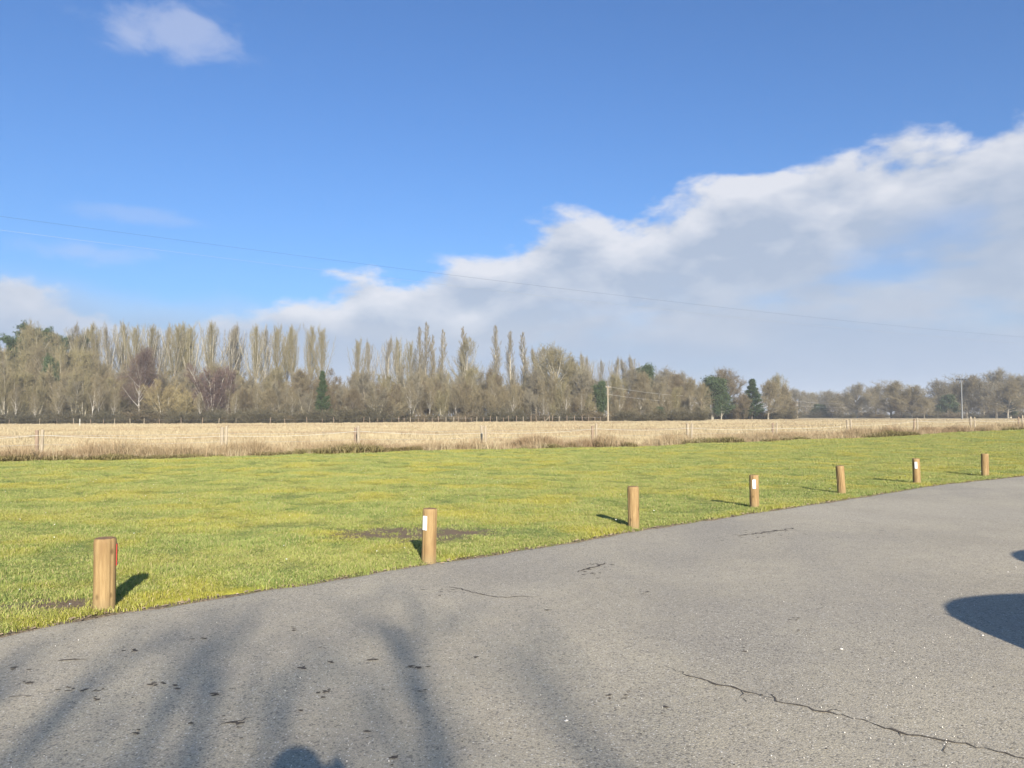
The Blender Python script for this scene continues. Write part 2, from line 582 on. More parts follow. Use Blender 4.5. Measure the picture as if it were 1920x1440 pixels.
def rz_scl(n, s0, s1, flat=(0.8, 1.2)):
    s_ = rng.uniform(s0, s1, n)
    scl = np.stack([s_, s_, s_ * rng.uniform(*flat, n)], -1)
    rot = np.zeros((n, 3)); rot[:, 2] = rng.uniform(0, 6.283, n)
    return scl, rot


def in_view(x, y, pad=1.5):
    return (np.abs(x) < 0.72 * y + pad) & (y > 2)


turf = [tuft_mesh('turf_tuft', 46, 0.085, 0.020, 0.055, 0.0050, 0.9, 11, M_BLADE),
        tuft_mesh('turf_tuft', 40, 0.095, 0.015, 0.045, 0.0055, 1.3, 12, M_BLADE),
        tuft_mesh('turf_tuft', 34, 0.075, 0.030, 0.075, 0.0045, 0.8, 13, M_BLADE)]


def soil_d(x, y):
    d1 = np.hypot((x - SOIL.x) / 1.35, (y - SOIL.y) / 0.75)
    d2 = np.hypot((x - SOIL2.x) / 0.5, (y - SOIL2.y) / 0.26)
    return np.minimum(d1, d2)


def keep_lawn(x, y):
    k = (y > edge_y(x) + 0.15 + 0.05 * np.sin(x * 4.1) + 0.03 * np.sin(x * 12.3)) & (y < lawn_top_y(x)) & in_view(x, y)
    prob = np.clip((11.0 / np.maximum(y, 6)) ** 1.25, 0.06, 1)
    k &= rng.uniform(0, 1, len(x)) < prob
    k &= rng.uniform(0, 1, len(x)) < np.clip(soil_d(x, y) * 1.1 - 0.5, 0.10, 1)
    return k


x, y = scat_pts(1500000, (-24, 40), (4.5, 62), keep_lawn)
z = T(x, y) + 0.035
# follow the lawn sheet's bumps
zb = np.array([mnoise.noise((a * 0.9 + 5.0, b * 0.9 + 8.5, 5.0)) * 0.018 + mnoise.noise((a * 0.16 + 9.0, b * 0.16 + 15.3, 9.0)) * 0.05 for a, b in zip(x.tolist(), y.tolist())])
z = z + zb * np.clip((y - edge_y(x) - 0.13) / 1.5, 0, 1)
scl, rot = rz_scl(len(x), 0.7, 1.25)
clump = np.array([mnoise.noise((a * 1.3, b * 1.3, 3.0)) + 0.6 * mnoise.noise((a * 3.7, b * 3.7, 8.0)) for a, b in zip(x.tolist(), y.tolist())])
scl[:, 2] *= np.clip(0.62 + 0.85 * clump, 0.2, 1.7)
big = 1 + 0.030 * np.maximum(y - 11, 0)
scl *= np.stack([big, big, 1 + 0.012 * np.maximum(y - 11, 0)], -1)
scatter('lawn_grass', np.stack([x, y, z], -1), scl, rot, turf, label='short green grass blades covering the mown lawn', cat='grass')

# shaggy fringe that hangs over the asphalt's rim
n = 3800
fx = rng.uniform(-6, 16, n); fy = edge_y(fx) + rng.normal(0.21, 0.075, n) + 0.03 * np.sin(fx * 7.0)
k = (fy > edge_y(fx) + 0.035) & in_view(fx, fy)
fx, fy = fx[k], fy[k]
scl, rot = rz_scl(len(fx), 0.5, 1.1, (0.5, 1.3))
scatter('edge_grass', np.stack([fx, fy, np.full(len(fx), 0.012)], -1), scl, rot, turf, label='ragged grass fringe growing along the asphalt edge', cat='grass')

# dry meadow grass
straw = [tuft_mesh('straw_tuft', 40, 0.32, 0.08, 0.26, 0.016, 1.2, 21, M_STRAW),
         tuft_mesh('straw_tuft', 34, 0.38, 0.06, 0.20, 0.018, 1.7, 22, M_STRAW),
         tuft_mesh('straw_tuft', 26, 0.24, 0.12, 0.36, 0.014, 1.0, 23, M_STRAW)]


def keep_field(x, y):
    k = (y > fence_y(x) - 1.2) & in_view(x, y, 6)
    return k & (rng.uniform(0, 1, len(x)) < np.clip((34 / y) ** 1.15, 0.06, 1))


x, y = scat_pts(420000, (-150, 190), (15, 215), keep_field)
scl, rot = rz_scl(len(x), 0.7, 1.3)
big = 1 + 0.010 * np.maximum(y - 35, 0)
scl *= np.stack([big, big, np.full(len(x), 1.0)], -1)
clump = np.array([mnoise.noise((a * 0.25, b * 0.25, 2.0)) for a, b in zip(x.tolist(), y.tolist())])
scl[:, 2] *= 1 + 0.55 * clump
scatter('meadow_grass', np.stack([x, y, T(x, y) - 0.03], -1), scl, rot, straw, label='pale dry straw-coloured grass covering the fenced meadow', cat='grass')

# tall dead growth and bramble along the fence
reed = [tuft_mesh('reed_tuft', 30, 0.30, 0.28, 0.78, 0.014, 0.75, 31, M_REED),
        tuft_mesh('reed_tuft', 26, 0.36, 0.20, 0.60, 0.016, 1.3, 32, M_REED),
        tuft_mesh('reed_tuft', 22, 0.28, 0.25, 0.62, 0.013, 0.8, 33, M_STRAW)]
bram = [tuft_mesh('bramble_tuft', 60, 0.34, 0.08, 0.42, 0.035, 1.6, 41, M_BRAMBLE),
        tuft_mesh('bramble_tuft', 50, 0.42, 0.06, 0.32, 0.040, 1.9, 42, M_BRAMBLE)]
n = 11500
x = rng.uniform(-24, 60, n)
off = rng.normal(-0.7, 0.85, n)
y = fence_y(x) + off
k = in_view(x, y, 3) & (y > lawn_top_y(x) - 0.15)
x, y = x[k], y[k]
scl, rot = rz_scl(len(x), 0.6, 1.15)
cl = np.array([mnoise.noise((a * 0.5, b * 0.5, 7.0)) for a, b in zip(x.tolist(), y.tolist())])
scl *= (0.70 * np.clip(1 + 1.2 * cl, 0.25, 1.7))[:, None]
scatter('verge_reeds', np.stack([x, y, T(x, y) - 0.02], -1), scl, rot, reed, label='tall dead brown stalks growing along the field fence', cat='dead grass')
n = 5200
x = rng.uniform(-24, 60, n)
y = lawn_top_y(x) + np.abs(rng.normal(0.1, 0.55, n))
pat = np.array([mnoise.noise((a * 0.22, 3.0, 1.0)) + 0.5 * mnoise.noise((a * 0.9, b * 0.8, 4.0)) for a, b in zip(x.tolist(), y.tolist())])
k = in_view(x, y, 3) & (pat + 0.35 * sst(-2, -16, x) > 0.05)
x, y, pat = x[k], y[k], pat[k]
scl, rot = rz_scl(len(x), 0.6, 1.2)
scl *= (0.6 + 1.0 * np.clip(pat, 0, 1))[:, None]
scatter('verge_bramble', np.stack([x, y, T(x, y) - 0.02], -1), scl, rot, bram, label='low dark bramble tangle at the far rim of the lawn', cat='bramble')

# daisies on the lawn
x, y = scat_pts(500, (-14, 20), (6, 26), lambda a, b: (b > edge_y(a) + 0.4) & (b < lawn_top_y(a)) & in_view(a, b) & (rng.uniform(0, 1, len(a)) < np.clip(10 / b, 0, 1)))
n = len(x); ang = np.arange(6) * np.pi / 3
r_ = rng.uniform(0.006, 0.011, n)
v = np.stack([x[:, None] + r_[:, None] * np.cos(ang), y[:, None] + r_[:, None] * np.sin(ang), np.repeat((T(x, y) + 0.085)[:, None], 6, 1) + rng.uniform(-0.006, 0.006, (n, 6))], -1).reshape(-1, 3)
i = np.arange(n)[:, None] * 6
tr = np.concatenate([i + np.array([[0, 1, 2]]), i + np.array([[0, 2, 3]]), i + np.array([[0, 3, 4]]), i + np.array([[0, 4, 5]])])
tag(link('lawn_daisies', mesh_np('lawn_daisies', v, None, tr), M_DAISY), 'tiny white daisies dotted over the green lawn', 'daisies', kind='stuff')

# ------------------------------------------------------------------ cracks, dark marks, pebbles on the asphalt


def road_pt(px, py):
    p = ground(px, py, 0.012)
    return Vector((p.x, p.y, 0.010 + 0.006 * math.sin(p.x * 0.7) * math.sin(p.y * 0.5) + 0.0035))


def crack(pix, width, jit=0.018, step=0.035, branch=0.0):
    r = random.Random(int(pix[0][0] * 13 + pix[0][1]))
    P = [road_pt(*p) for p in pix]
    line = []
    for a, b in zip(P[:-1], P[1:]):
        k = max(2, int((b - a).length / step))
        for q in range(k):
            line.append(a.lerp(b, q / k) + Vector((r.uniform(-jit, jit), r.uniform(-jit, jit), 0)))
    line.append(P[-1])
    v, f = [], []
    nL = len(line)
    for q, p in enumerate(line):
        d = (line[min(q + 1, nL - 1)] - line[max(q - 1, 0)]).normalized()
        sd = Vector((-d.y, d.x, 0))
        e = min(1.0, 6 * q / nL, 6 * (nL - 1 - q) / nL)
        wd = width * (0.25 + 0.75 * e) * r.uniform(0.25, 1.5)
        v += [p + sd * wd * 0.5, p - sd * wd * 0.5]
        if q:
            f.append((2 * q - 2, 2 * q - 1, 2 * q + 1, 2 * q))
    me = bpy.data.meshes.new('crack'); me.from_pydata(v, [], f)
    return link('crack', me, M_MARK, road)


crack([(1250, 1248), (1300, 1272), (1380, 1292), (1460, 1315), (1540, 1335), (1620, 1353), (1700, 1378), (1780, 1392), (1850, 1405), (1925, 1424), (2100, 1470)], 0.014)
crack([(1660, 1362), (1680, 1372), (1690, 1384)], 0.007)
crack([(1380, 1292), (1392, 1304), (1400, 1318)], 0.006)
crack([(1540, 1335), (1562, 1332), (1580, 1336)], 0.006)
crack([(1780, 1392), (1772, 1404), (1776, 1416)], 0.007)
crack([(1460, 1315), (1452, 1306), (1440, 1303)], 0.005)
crack([(840, 1100), (880, 1108), (915, 1118), (950, 1120), (1015, 1117)], 0.013)
crack([(405, 1358), (440, 1352), (480, 1342)], 0.016)
crack([(95, 1238), (140, 1236), (168, 1235)], 0.014)
crack([(15, 1306), (40, 1304), (60, 1303)], 0.016)
crack([(1390, 1004), (1430, 998), (1490, 990)], 0.03, 0.05)
crack([(1085, 1072), (1110, 1064), (1135, 1055)], 0.03, 0.03)


def blob_marks(name, spots, mat, zoff, hump=0.0):
    v, f = [], []
    r = random.Random(3)
    for (px, py, a, b) in spots:
        c = road_pt(px, py)
        k = r.randint(7, 10)
        i0 = len(v)
        ph = r.uniform(0, 6.28)
        v.append((c.x, c.y, c.z + zoff + hump))
        for q in range(k):
            an = ph + q * 2 * math.pi / k
            rr = r.uniform(0.55, 1.25)
            v.append((c.x + a * rr * math.cos(an), c.y + b * rr * math.sin(an), c.z + zoff - hump * 0.6))
        for q in range(k):
            f.append((i0, i0 + 1 + q, i0 + 1 + (q + 1) % k))
    me = bpy.data.meshes.new(name); me.from_pydata(v, [], f)
    o = link(name, me, mat, road)
    o['kind'] = 'stuff'
    return o


spots = []
rr = random.Random(12)
for (px, py, n, sx, sy) in ((140, 1291, 10, 22, 3), (290, 1279, 7, 10, 4), (420, 1352, 8, 25, 5), (610, 1297, 6, 10, 4), (575, 1252, 3, 8, 2), (1110, 1066, 18, 26, 8), (1430, 1003, 34, 48, 7),
                            (1155, 1306, 6, 12, 4), (1250, 1325, 2, 3, 2), (1490, 1160, 4, 9, 3), (1535, 1140, 2, 4, 1), (785, 1250, 6, 16, 2), (795, 1294, 2, 4, 1), (700, 1235, 4, 8, 2),
                            (1205, 1111, 3, 7, 2), (895, 1232, 3, 5, 1), (1030, 1144, 2, 3, 1), (1650, 995, 6, 10, 2), (255, 1375, 3, 3, 4), (565, 1334, 2, 4, 2), (840, 1108, 6, 16, 4),
                            (737, 1418, 2, 2, 2), (690, 1370, 2, 3, 1), (400, 1302, 3, 5, 2), (180, 1308, 3, 4, 2), (330, 1285, 3, 4, 2), (30, 1252, 4, 12, 2), (50, 1278, 4, 10, 1), (380, 1196, 5, 9, 2),
                            (250, 1217, 5, 7, 2), (1500, 1184, 2, 4, 1), (1395, 1215, 2, 3, 3), (1560, 1010, 4, 12, 4), (1340, 1010, 5, 14, 3), (545, 1178, 3, 4, 2), (600, 1215, 3, 6, 2), (620, 1240, 3, 5, 2)):
    for _ in range(n):
        spots.append((px + rr.gauss(0, sx), py + rr.gauss(0, sy), rr.uniform(0.008, 0.026), rr.uniform(0.006, 0.016)))
for _ in range(150):
    spots.append((rr.uniform(0, 1920), rr.uniform(1100, 1440), rr.uniform(0.003, 0.009), rr.uniform(0.003, 0.007)))
blob_marks('dark_moss_marks', spots, M_MARK, 0.0)
peb = []
for _ in range(170):
    py = 1000 + 440 * rr.random() ** 0.7
    if rr.random() < 0.45:
        px = rr.gauss(1720, 130); py = rr.uniform(1030, 1440)
    else:
        px = rr.uniform(0, 1920)
    if py > 1195 - 0.16 * px + 20:
        q = rr.uniform(0.0016, 0.0036)
        peb.append((px, py, q, q))
for px, py in ((1062, 1352), (1578, 1218), (1843, 1192), (1905, 1064), (1890, 1073)):
    peb.append((px, py, 0.013, 0.011))
blob_marks('pale_pebbles', peb, M_PEB, 0.002, 0.004)

# chips of soil and dead leaf on the verge strip
deb = []
for _ in range(700):
    xx = rr.uniform(-5, 15); yy = float(edge_y(xx)) + rr.gauss(0.03, 0.06)
    deb.append((xx, yy))
v, f = [], []
for xx, yy in deb:
    a, b, an = rr.uniform(0.008, 0.03), rr.uniform(0.004, 0.010), rr.uniform(0, 3.14)
    c, s_ = math.cos(an), math.sin(an)
    i0 = len(v)
    for (p, q, h) in ((-a, -b, 0), (a, -b, 0.004), (a * 0.8, b, 0.010), (-a, b, 0.006)):
        v.append((xx + p * c - q * s_, yy + p * s_ + q * c, 0.016 + h))
    f.append((i0, i0 + 1, i0 + 2, i0 + 3))
me = bpy.data.meshes.new('leaf_litter'); me.from_pydata(v, [], f)
M_LITTER = flat_mat('leaf_litter', (0.24, 0.18, 0.12), 0.9, vary=0.6, scale=8)
tag(link('leaf_litter', me, M_LITTER), 'scraps of dead leaf and soil along the asphalt edge', 'leaf litter', kind='stuff')

# ------------------------------------------------------------------ bollards


def make_wood(name, c1, c2, c3):
    m, nt, b = mat_new(name)
    tc = nt.n('ShaderNodeTexCoord').outputs['Object']
    oi = nt.n('ShaderNodeObjectInfo')
    tcr = nt.vm('ADD', tc, nt.vm('MULTIPLY', oi.outputs['Location'], (3, 3, 0)))
    st = nt.vm('MULTIPLY', tcr, (1, 1, 0.07))
    g1 = nt.noise(st, 42, 6, 0.65, 0.6)
    g2 = nt.noise(nt.vm('MULTIPLY', tcr, (1, 1, 0.25)), 9, 4, 0.55)
    c = nt.mix(nt.ramp(g1, 0.3, 0.7), c1, c2)
    c = nt.mix(nt.m('MULTIPLY', nt.ramp(g2, 0.42, 0.75), 0.6), c, c3)
    knot = nt.n('ShaderNodeTexVoronoi')
    nt.set(knot.inputs['Vector'], nt.vm('MULTIPLY', tcr, (1, 1, 0.6)))
    knot.inputs['Scale'].default_value = 7.5
    c = nt.mix(nt.m('MULTIPLY', nt.ramp(knot.outputs['Distance'], 0.05, 0.16, 1, 0), 0.7), c, tuple(x * 0.42 for x in c1))
    sep_ = nt.n('ShaderNodeSeparateXYZ'); nt.set(sep_.inputs[0], tc)
    low_ = nt.m('MULTIPLY', nt.ramp(nt.m('ADD', sep_.outputs[2], nt.m('MULTIPLY', g2, 0.12)), 0.05, 0.2, 1, 0), 0.45)
    c = nt.mix(low_, c, (0.20, 0.165, 0.085))
    nt.set(b.inputs['Base Color'], c)
    b.inputs['Roughness'].default_value = 0.75
    bp = nt.n('ShaderNodeBump')
    bp.inputs['Strength'].default_value = 0.4
    bp.inputs['Distance'].default_value = 0.004
    nt.set(bp.inputs['Height'], g1)
    nt.set(b.inputs['Normal'], bp.outputs[0])
    return m


M_LOG = make_wood('treated_pine', (0.215, 0.138, 0.060), (0.310, 0.216, 0.100), (0.168, 0.098, 0.044))
M_LOGTOP = make_wood('end_grain', (0.17, 0.10, 0.05), (0.26, 0.165, 0.09), (0.12, 0.075, 0.045))
M_WHITE = flat_mat('reflector_white', (0.86, 0.88, 0.90), 0.35, spec=0.5)
M_RED = flat_mat('reflector_red', (0.36, 0.03, 0.022), 0.3, spec=0.6)
M_SCREW = flat_mat('screw_steel', (0.45, 0.44, 0.42), 0.35, metal=0.9)


def log_mesh(h, r, seed):
    rd = random.Random(seed)
    S, rows = 56, [-0.25, -0.02, 0.03, 0.07, 0.11, 0.15, 0.19, 0.23, 0.27, 0.31, 0.35, 0.39, 0.43, 0.47, 0.51, h - 0.035, h - 0.010, h]
    ph = [rd.uniform(0, 6.28) for _ in range(4)]
    splits = [(rd.randrange(S), rd.uniform(0.0, 0.3), rd.uniform(0.38, 0.62)) for _ in range(5)]
    v, f = [], []
    for zi, z_ in enumerate(rows):
        rr_ = r * (1.0 + 0.02 * math.sin(z_ * 7 + ph[0]))
        if zi == len(rows) - 1:
            rr_ = r - 0.010
        elif zi == len(rows) - 2:
            rr_ = r - 0.002
        for k in range(S):
            a = 2 * math.pi * k / S
            q = rr_ * (1 + 0.018 * math.sin(2 * a + ph[1]) + 0.012 * math.sin(3 * a + ph[2] + z_ * 2) + rd.uniform(-0.004, 0.004))
            if any(k == sp and lo_ < z_ < hi_ for sp, lo_, hi_ in splits):
                q -= 0.009
            v.append((q * math.cos(a), q * math.sin(a), z_))
    for zi in range(len(rows) - 1):
        for k in range(S):
            f.append((zi * S + k, zi * S + (k + 1) % S, (zi + 1) * S + (k + 1) % S, (zi + 1) * S + k))
    me = bpy.data.meshes.new('log'); me.from_pydata(v, [], f)
    # end grain with check cracks
    tv, tf = [], []
    rings = [r - 0.010, r * 0.6, r * 0.25]
    for ri, q in enumerate(rings):
        for k in range(S):
            a = 2 * math.pi * k / S
            tv.append((q * math.cos(a) * 1.0, q * math.sin(a), h + (0.0005 if ri == 0 else 0.003 * rd.uniform(0, 1))))
    tv.append((0, 0, h + 0.002))
    for ri in range(2):
        for k in range(S):
            tf.append((ri * S + k, ri * S + (k + 1) % S, (ri + 1) * S + (k + 1) % S, (ri + 1) * S + k))
    for k in range(S):
        tf.append((2 * S + k, 2 * S + (k + 1) % S, 3 * S))
    mt = bpy.data.meshes.new('end_grain'); mt.from_pydata(tv, [], tf)
    return me, mt


def plate_mesh(name, r, wdt, z0, z1, thick=0.006):
    """thin plate bent lightly round the log, facing local +x"""
    bm = bmesh.new()
    K_ = 6
    rings = []
    for s_ in range(2):
        rw = []
        for z_ in (z0, z1):
            for k in range(K_ + 1):
                yy = -wdt / 2 + wdt * k / K_
                xx = r * 0.985 + 0.003 - yy * yy * 0.8 + s_ * thick
                rw.append(bm.verts.new((xx, yy, z_)))
        rings.append(rw)
    n1 = K_ + 1
    a, b = rings
    for k in range(K_):
        bm.faces.new((b[k], b[k + 1], b[n1 + k + 1], b[n1 + k]))
        bm.faces.new((a[k + 1], a[k], a[n1 + k], a[n1 + k + 1]))
        bm.faces.new((a[k], a[k + 1], b[k + 1], b[k]))
        bm.faces.new((a[n1 + k + 1], a[n1 + k], b[n1 + k], b[n1 + k + 1]))
    bm.faces.new((a[0], b[0], b[n1], a[n1]))
    bm.faces.new((b[K_], a[K_], a[n1 + K_], b[n1 + K_]))
    me = bpy.data.meshes.new(name); bm.to_mesh(me); bm.free()
    return me


def screw(parent, r, z_, ang):
    bm = bmesh.new()
    bmesh.ops.create_cone(bm, cap_ends=True, segments=10, radius1=0.006, radius2=0.004, depth=0.004)
    bmesh.ops.rotate(bm, verts=bm.verts, cent=(0, 0, 0), matrix=__import__('mathutils').Matrix.Rotation(math.pi / 2, 3, 'Y'))
    me = bpy.data.meshes.new('screw'); bm.to_mesh(me); bm.free()
    o = link('screw', me, M_SCREW, parent)
    o.location = (r * 0.985 + 0.011, 0, z_)
    return o


# pixel of the base, base row, height px, reflector, angle of the plate (from the camera-facing side, + to the right), lean
BOLL = [(190, 1143, 0.58, 'red', 83, 0.0, 'wooden log bollard with a red reflector on its side'),
        (803, 1052, 0.57, 'white', -38, 1.2, 'wooden log bollard with a white reflector, beside the bare soil patch'),
        (1189, 989, 0.58, None, 0, -0.6, 'plain wooden log bollard between the soil-patch bollard and a white-plated one'),
        (1416, 953, 0.57, 'white', 2, -0.5, 'wooden log bollard with centred white reflector, between two plain ones'),
        (1580, 926, 0.57, None, 0, -3.2, 'plain wooden log bollard leaning between two bollards with white reflectors'),
        (1721, 906, 0.58, 'white', -2, -1.5, 'wooden log bollard with white reflector, second from the road bend end'),
        (1849, 892, 0.58, None, 0, 0.3, 'plain pale wooden log bollard at the road bend end of the row')]
for k, (px, py, h, refl, ang, lean, lab) in enumerate(BOLL):
    p = ground(px, py, 0.03)
    R_ = (0.084, 0.078, 0.080, 0.078, 0.079, 0.080, 0.086)[k]
    e = empty('bollard', (p.x, p.y + R_ * 0.5, 0.02))
    e.rotation_euler = (math.radians((0.5, -0.3, 0, 0.4, 0.2, 0.5, 0)[k]), math.radians(lean), 0)
    tag(e, lab, 'bollard', 'log bollards along the lawn edge')
    me, mt = log_mesh(h, R_, 40 + k)
    link('log', me, M_LOG, e, smooth=True)
    link('end_grain', mt, M_LOGTOP, e, smooth=True)
    if refl:
        to_cam = math.atan2(-p.y, -p.x) + math.radians(ang)
        pm = plate_mesh('reflector', R_, 0.05 if refl == 'white' else 0.06, h - 0.245 + 0.02, h - 0.075 if refl == 'white' else h - 0.05)
        po = link('reflector', pm, M_WHITE if refl == 'white' else M_RED, e)
        po.rotation_euler = (0, 0, to_cam)
        po['label'] = ('white' if refl == 'white' else 'red') + ' rectangular reflector plate screwed to the log'
        screw(po, R_, h - 0.21, 0); screw(po, R_, h - 0.09, 0)

# ------------------------------------------------------------------ trees
UP = np.array([0, 0, 1.0])


def nrm(v):
    return v / np.maximum(np.linalg.norm(v, axis=-1, keepdims=True), 1e-9)


class Grower:
    def __init__(self, seed):
        self.r = np.random.default_rng(seed)

    def grow(self, start, d, L, K, trop=0.0, wig=0.05):
        n = len(start)
        P = np.empty((n, K, 3)); P[:, 0] = start
        d = nrm(d)
        for k in range(1, K):
            d = nrm(d + UP * trop / (K - 1) + self.r.normal(0, wig, (n, 3)))
            P[:, k] = P[:, k - 1] + d * (L / (K - 1))[:, None]
        return P

    def children(self, P, R, n, t0, t1, ang, ang_sd, lenf, K, trop, wig, rr, tip=0.25, pw=1.0):
        N, Kp = P.shape[:2]
        idx = np.repeat(np.arange(N), n)
        st = (np.tile(np.arange(n), N) + self.r.uniform(0, 1, N * n)) / n
        t_ = t0 + (t1 - t0) * st ** pw
        f = t_ * (Kp - 1); i = np.minimum(f.astype(int), Kp - 2); fr = (f - i)[:, None]
        pos = P[idx, i] * (1 - fr) + P[idx, i + 1] * fr
        tan = nrm(P[idx, i + 1] - P[idx, i])
        rad = R[idx, i] * (1 - fr[:, 0]) + R[idx, i + 1] * fr[:, 0]
        Lp = np.linalg.norm(np.diff(P, axis=1), axis=-1).sum(1)[idx]
        q = self.r.normal(0, 1, tan.shape)
        side = nrm(q - tan * (q * tan).sum(-1, keepdims=True))
        a = np.radians(np.clip(self.r.normal(ang, ang_sd, len(idx)), 3, 120))[:, None]
        d = tan * np.cos(a) + side * np.sin(a)
        L = lenf(t_, Lp) * self.r.uniform(0.75, 1.2, len(idx))
        C = self.grow(pos, d, L, K, trop, wig)
        r0 = np.minimum(rad * 0.75, rr * L)
        prof = np.linspace(1, tip, K)
        return C, r0[:, None] * prof[None, :]


def tube(P, R, S):
    """(N,K,3),(N,K) -> verts, quads of S-sided tubes; S=2 gives flat twigs"""
    N, K = P.shape[:2]
    tan = nrm(np.gradient(P, axis=1))
    ref = np.where(np.abs(tan[:, :1, 2:3]) > 0.85, np.array([[[1.0, 0.2, 0]]]), np.array([[[0.1, 0.05, 1.0]]]))
    e1 = nrm(np.cross(tan, np.broadcast_to(ref, tan.shape)))
    e2 = np.cross(tan, e1)
    if S == 2:
        a0 = np.random.default_rng(N).uniform(0, np.pi, N)[:, None, None]
        sd = (e1 * np.cos(a0) + e2 * np.sin(a0)) * R[..., None]
        V = np.stack([P - sd, P + sd], 2).reshape(-1, 3)
        b = (np.arange(N)[:, None] * K + np.arange(K - 1)[None, :]).ravel() * 2
        return V, np.stack([b, b + 1, b + 3, b + 2], -1)
    a = np.arange(S) * 2 * np.pi / S
    V = P[:, :, None] + R[:, :, None, None] * (e1[:, :, None] * np.cos(a)[:, None] + e2[:, :, None] * np.sin(a)[:, None])
    V = V.reshape(-1, 3)
    b = (np.arange(N)[:, None, None] * K + np.arange(K - 1)[None, :, None]) * S
    k = np.arange(S)[None, None, :]; k2 = (k + 1) % S
    q = np.stack([b + k, b + k2, b + S + k2, b + S + k], -1).reshape(-1, 4)
    return V, q


def join(parts):
    vs, qs, o = [], [], 0
    for v, q in parts:
        vs.append(v); qs.append(q + o); o += len(v)
    return np.concatenate(vs), np.concatenate(qs)


def leaves(g, P, n, size, spread, flatz=0.6):
    """leaf / needle clump faces round branch ends"""
    N, K = P.shape[:2]
    i = g.r.integers(0, N, n); k = g.r.integers(max(0, K - 3), K, n)
    c = P[i, k] + g.r.normal(0, spread, (n, 3)) * np.array([1, 1, flatz])
    u = nrm(g.r.normal(0, 1, (n, 3))) * (size * g.r.uniform(0.5, 1.3, n))[:, None]
    q = g.r.normal(0, 1, (n, 3))
    v_ = nrm(np.cross(u, q)) * (size * 0.35 * g.r.uniform(0.5, 1.3, n))[:, None]
    V = np.stack([c - u, c + v_, c + u, c - v_], 1).reshape(-1, 3)
    b = np.arange(n) * 4
    return V, np.stack([b, b + 1, b + 2, b + 3], -1)


def trunk_line(g, H, n=1, lean=0.0, K=10, spread=0.0, wig=0.02, r0=0.25, tip=0.12, hvar=0.0):
    a = g.r.uniform(0, 6.283, n)
    d = np.stack([np.cos(a) * spread, np.sin(a) * spread, np.ones(n)], -1)
    d += g.r.normal(0, lean, (n, 3)) * np.array([1, 1, 0])
    st = np.stack([np.cos(a), np.sin(a), np.zeros(n)], -1) * (0.3 * spread if n > 1 else 0)
    st[:, 2] = -0.15
    L = H * g.r.uniform(1 - hvar, 1, n)
    P = g.grow(st, d, L, K, 0.25 if spread else 0.0, wig)
    R = r0 * np.linspace(1, tip, K)[None, :] * np.ones((n, 1))
    return P, R


def tree_broom(seed, H=25, ang=30, reach=0.86, dens=1.0, trop=0.8, t0=0.20, r0=0.30):
    """upright poplar: limbs sweep up to a brush-like flat-topped crown"""
    g = Grower(seed)
    P0, R0 = trunk_line(g, H * 0.97, K=12, wig=0.015, r0=r0, tip=0.06)
    P1, R1 = g.children(P0, R0, int(30 * dens), t0, 0.93, ang, 6, lambda t, L: L * (reach * np.clip(1.02 - t, 0, 1)) * g.r.uniform(0.86, 1.05, len(t)), 9, trop, 0.045, 0.010, pw=1.15)
    P2, R2 = g.children(P1, R1, 14, 0.10, 0.96, 27, 8, lambda t, L: L * (0.26 * (1.12 - t)) + 0.45, 5, 0.5, 0.07, 0.010, pw=1.6)
    P3, R3 = g.children(P2, R2, 6, 0.10, 1.0, 30, 10, lambda t, L: 0.30 * L + 0.40, 3, 0.45, 0.10, 0.013)
    P4, R4 = g.children(P3, R3, 2, 0.2, 1.0, 32, 14, lambda t, L: 0.35 * L + 0.25, 2, 0.4, 0.1, 0.016)
    return join([tube(P0, R0, 7), tube(P1, R1, 5)]), join([tube(P2, R2, 3), tube(P3, np.maximum(R3, 0.012), 2), tube(P4, np.maximum(R4, 0.010), 2)])


def tree_lombardy(seed, H=25):
    g = Grower(seed)
    P0, R0 = trunk_line(g, H * 0.96, K=12, wig=0.012, r0=0.30, tip=0.06)
    P1, R1 = g.children(P0, R0, 84, 0.12, 0.985, 23, 5, lambda t, L: L * (0.23 * np.clip(1.0 - t, 0, 1) ** 0.85 + 0.018), 7, 0.45, 0.04, 0.014, pw=1.35)
    P2, R2 = g.children(P1, R1, 9, 0.1, 0.98, 24, 8, lambda t, L: 0.34 * L + 0.12, 4, 0.6, 0.06, 0.012)
    P3, R3 = g.children(P2, R2, 7, 0.1, 1.0, 26, 9, lambda t, L: 0.42 * L + 0.14, 3, 0.5, 0.08, 0.015)
    return join([tube(P0, R0, 7), tube(P1, R1, 4)]), join([tube(P2, R2, 3), tube(P3, np.maximum(R3, 0.014), 2)])


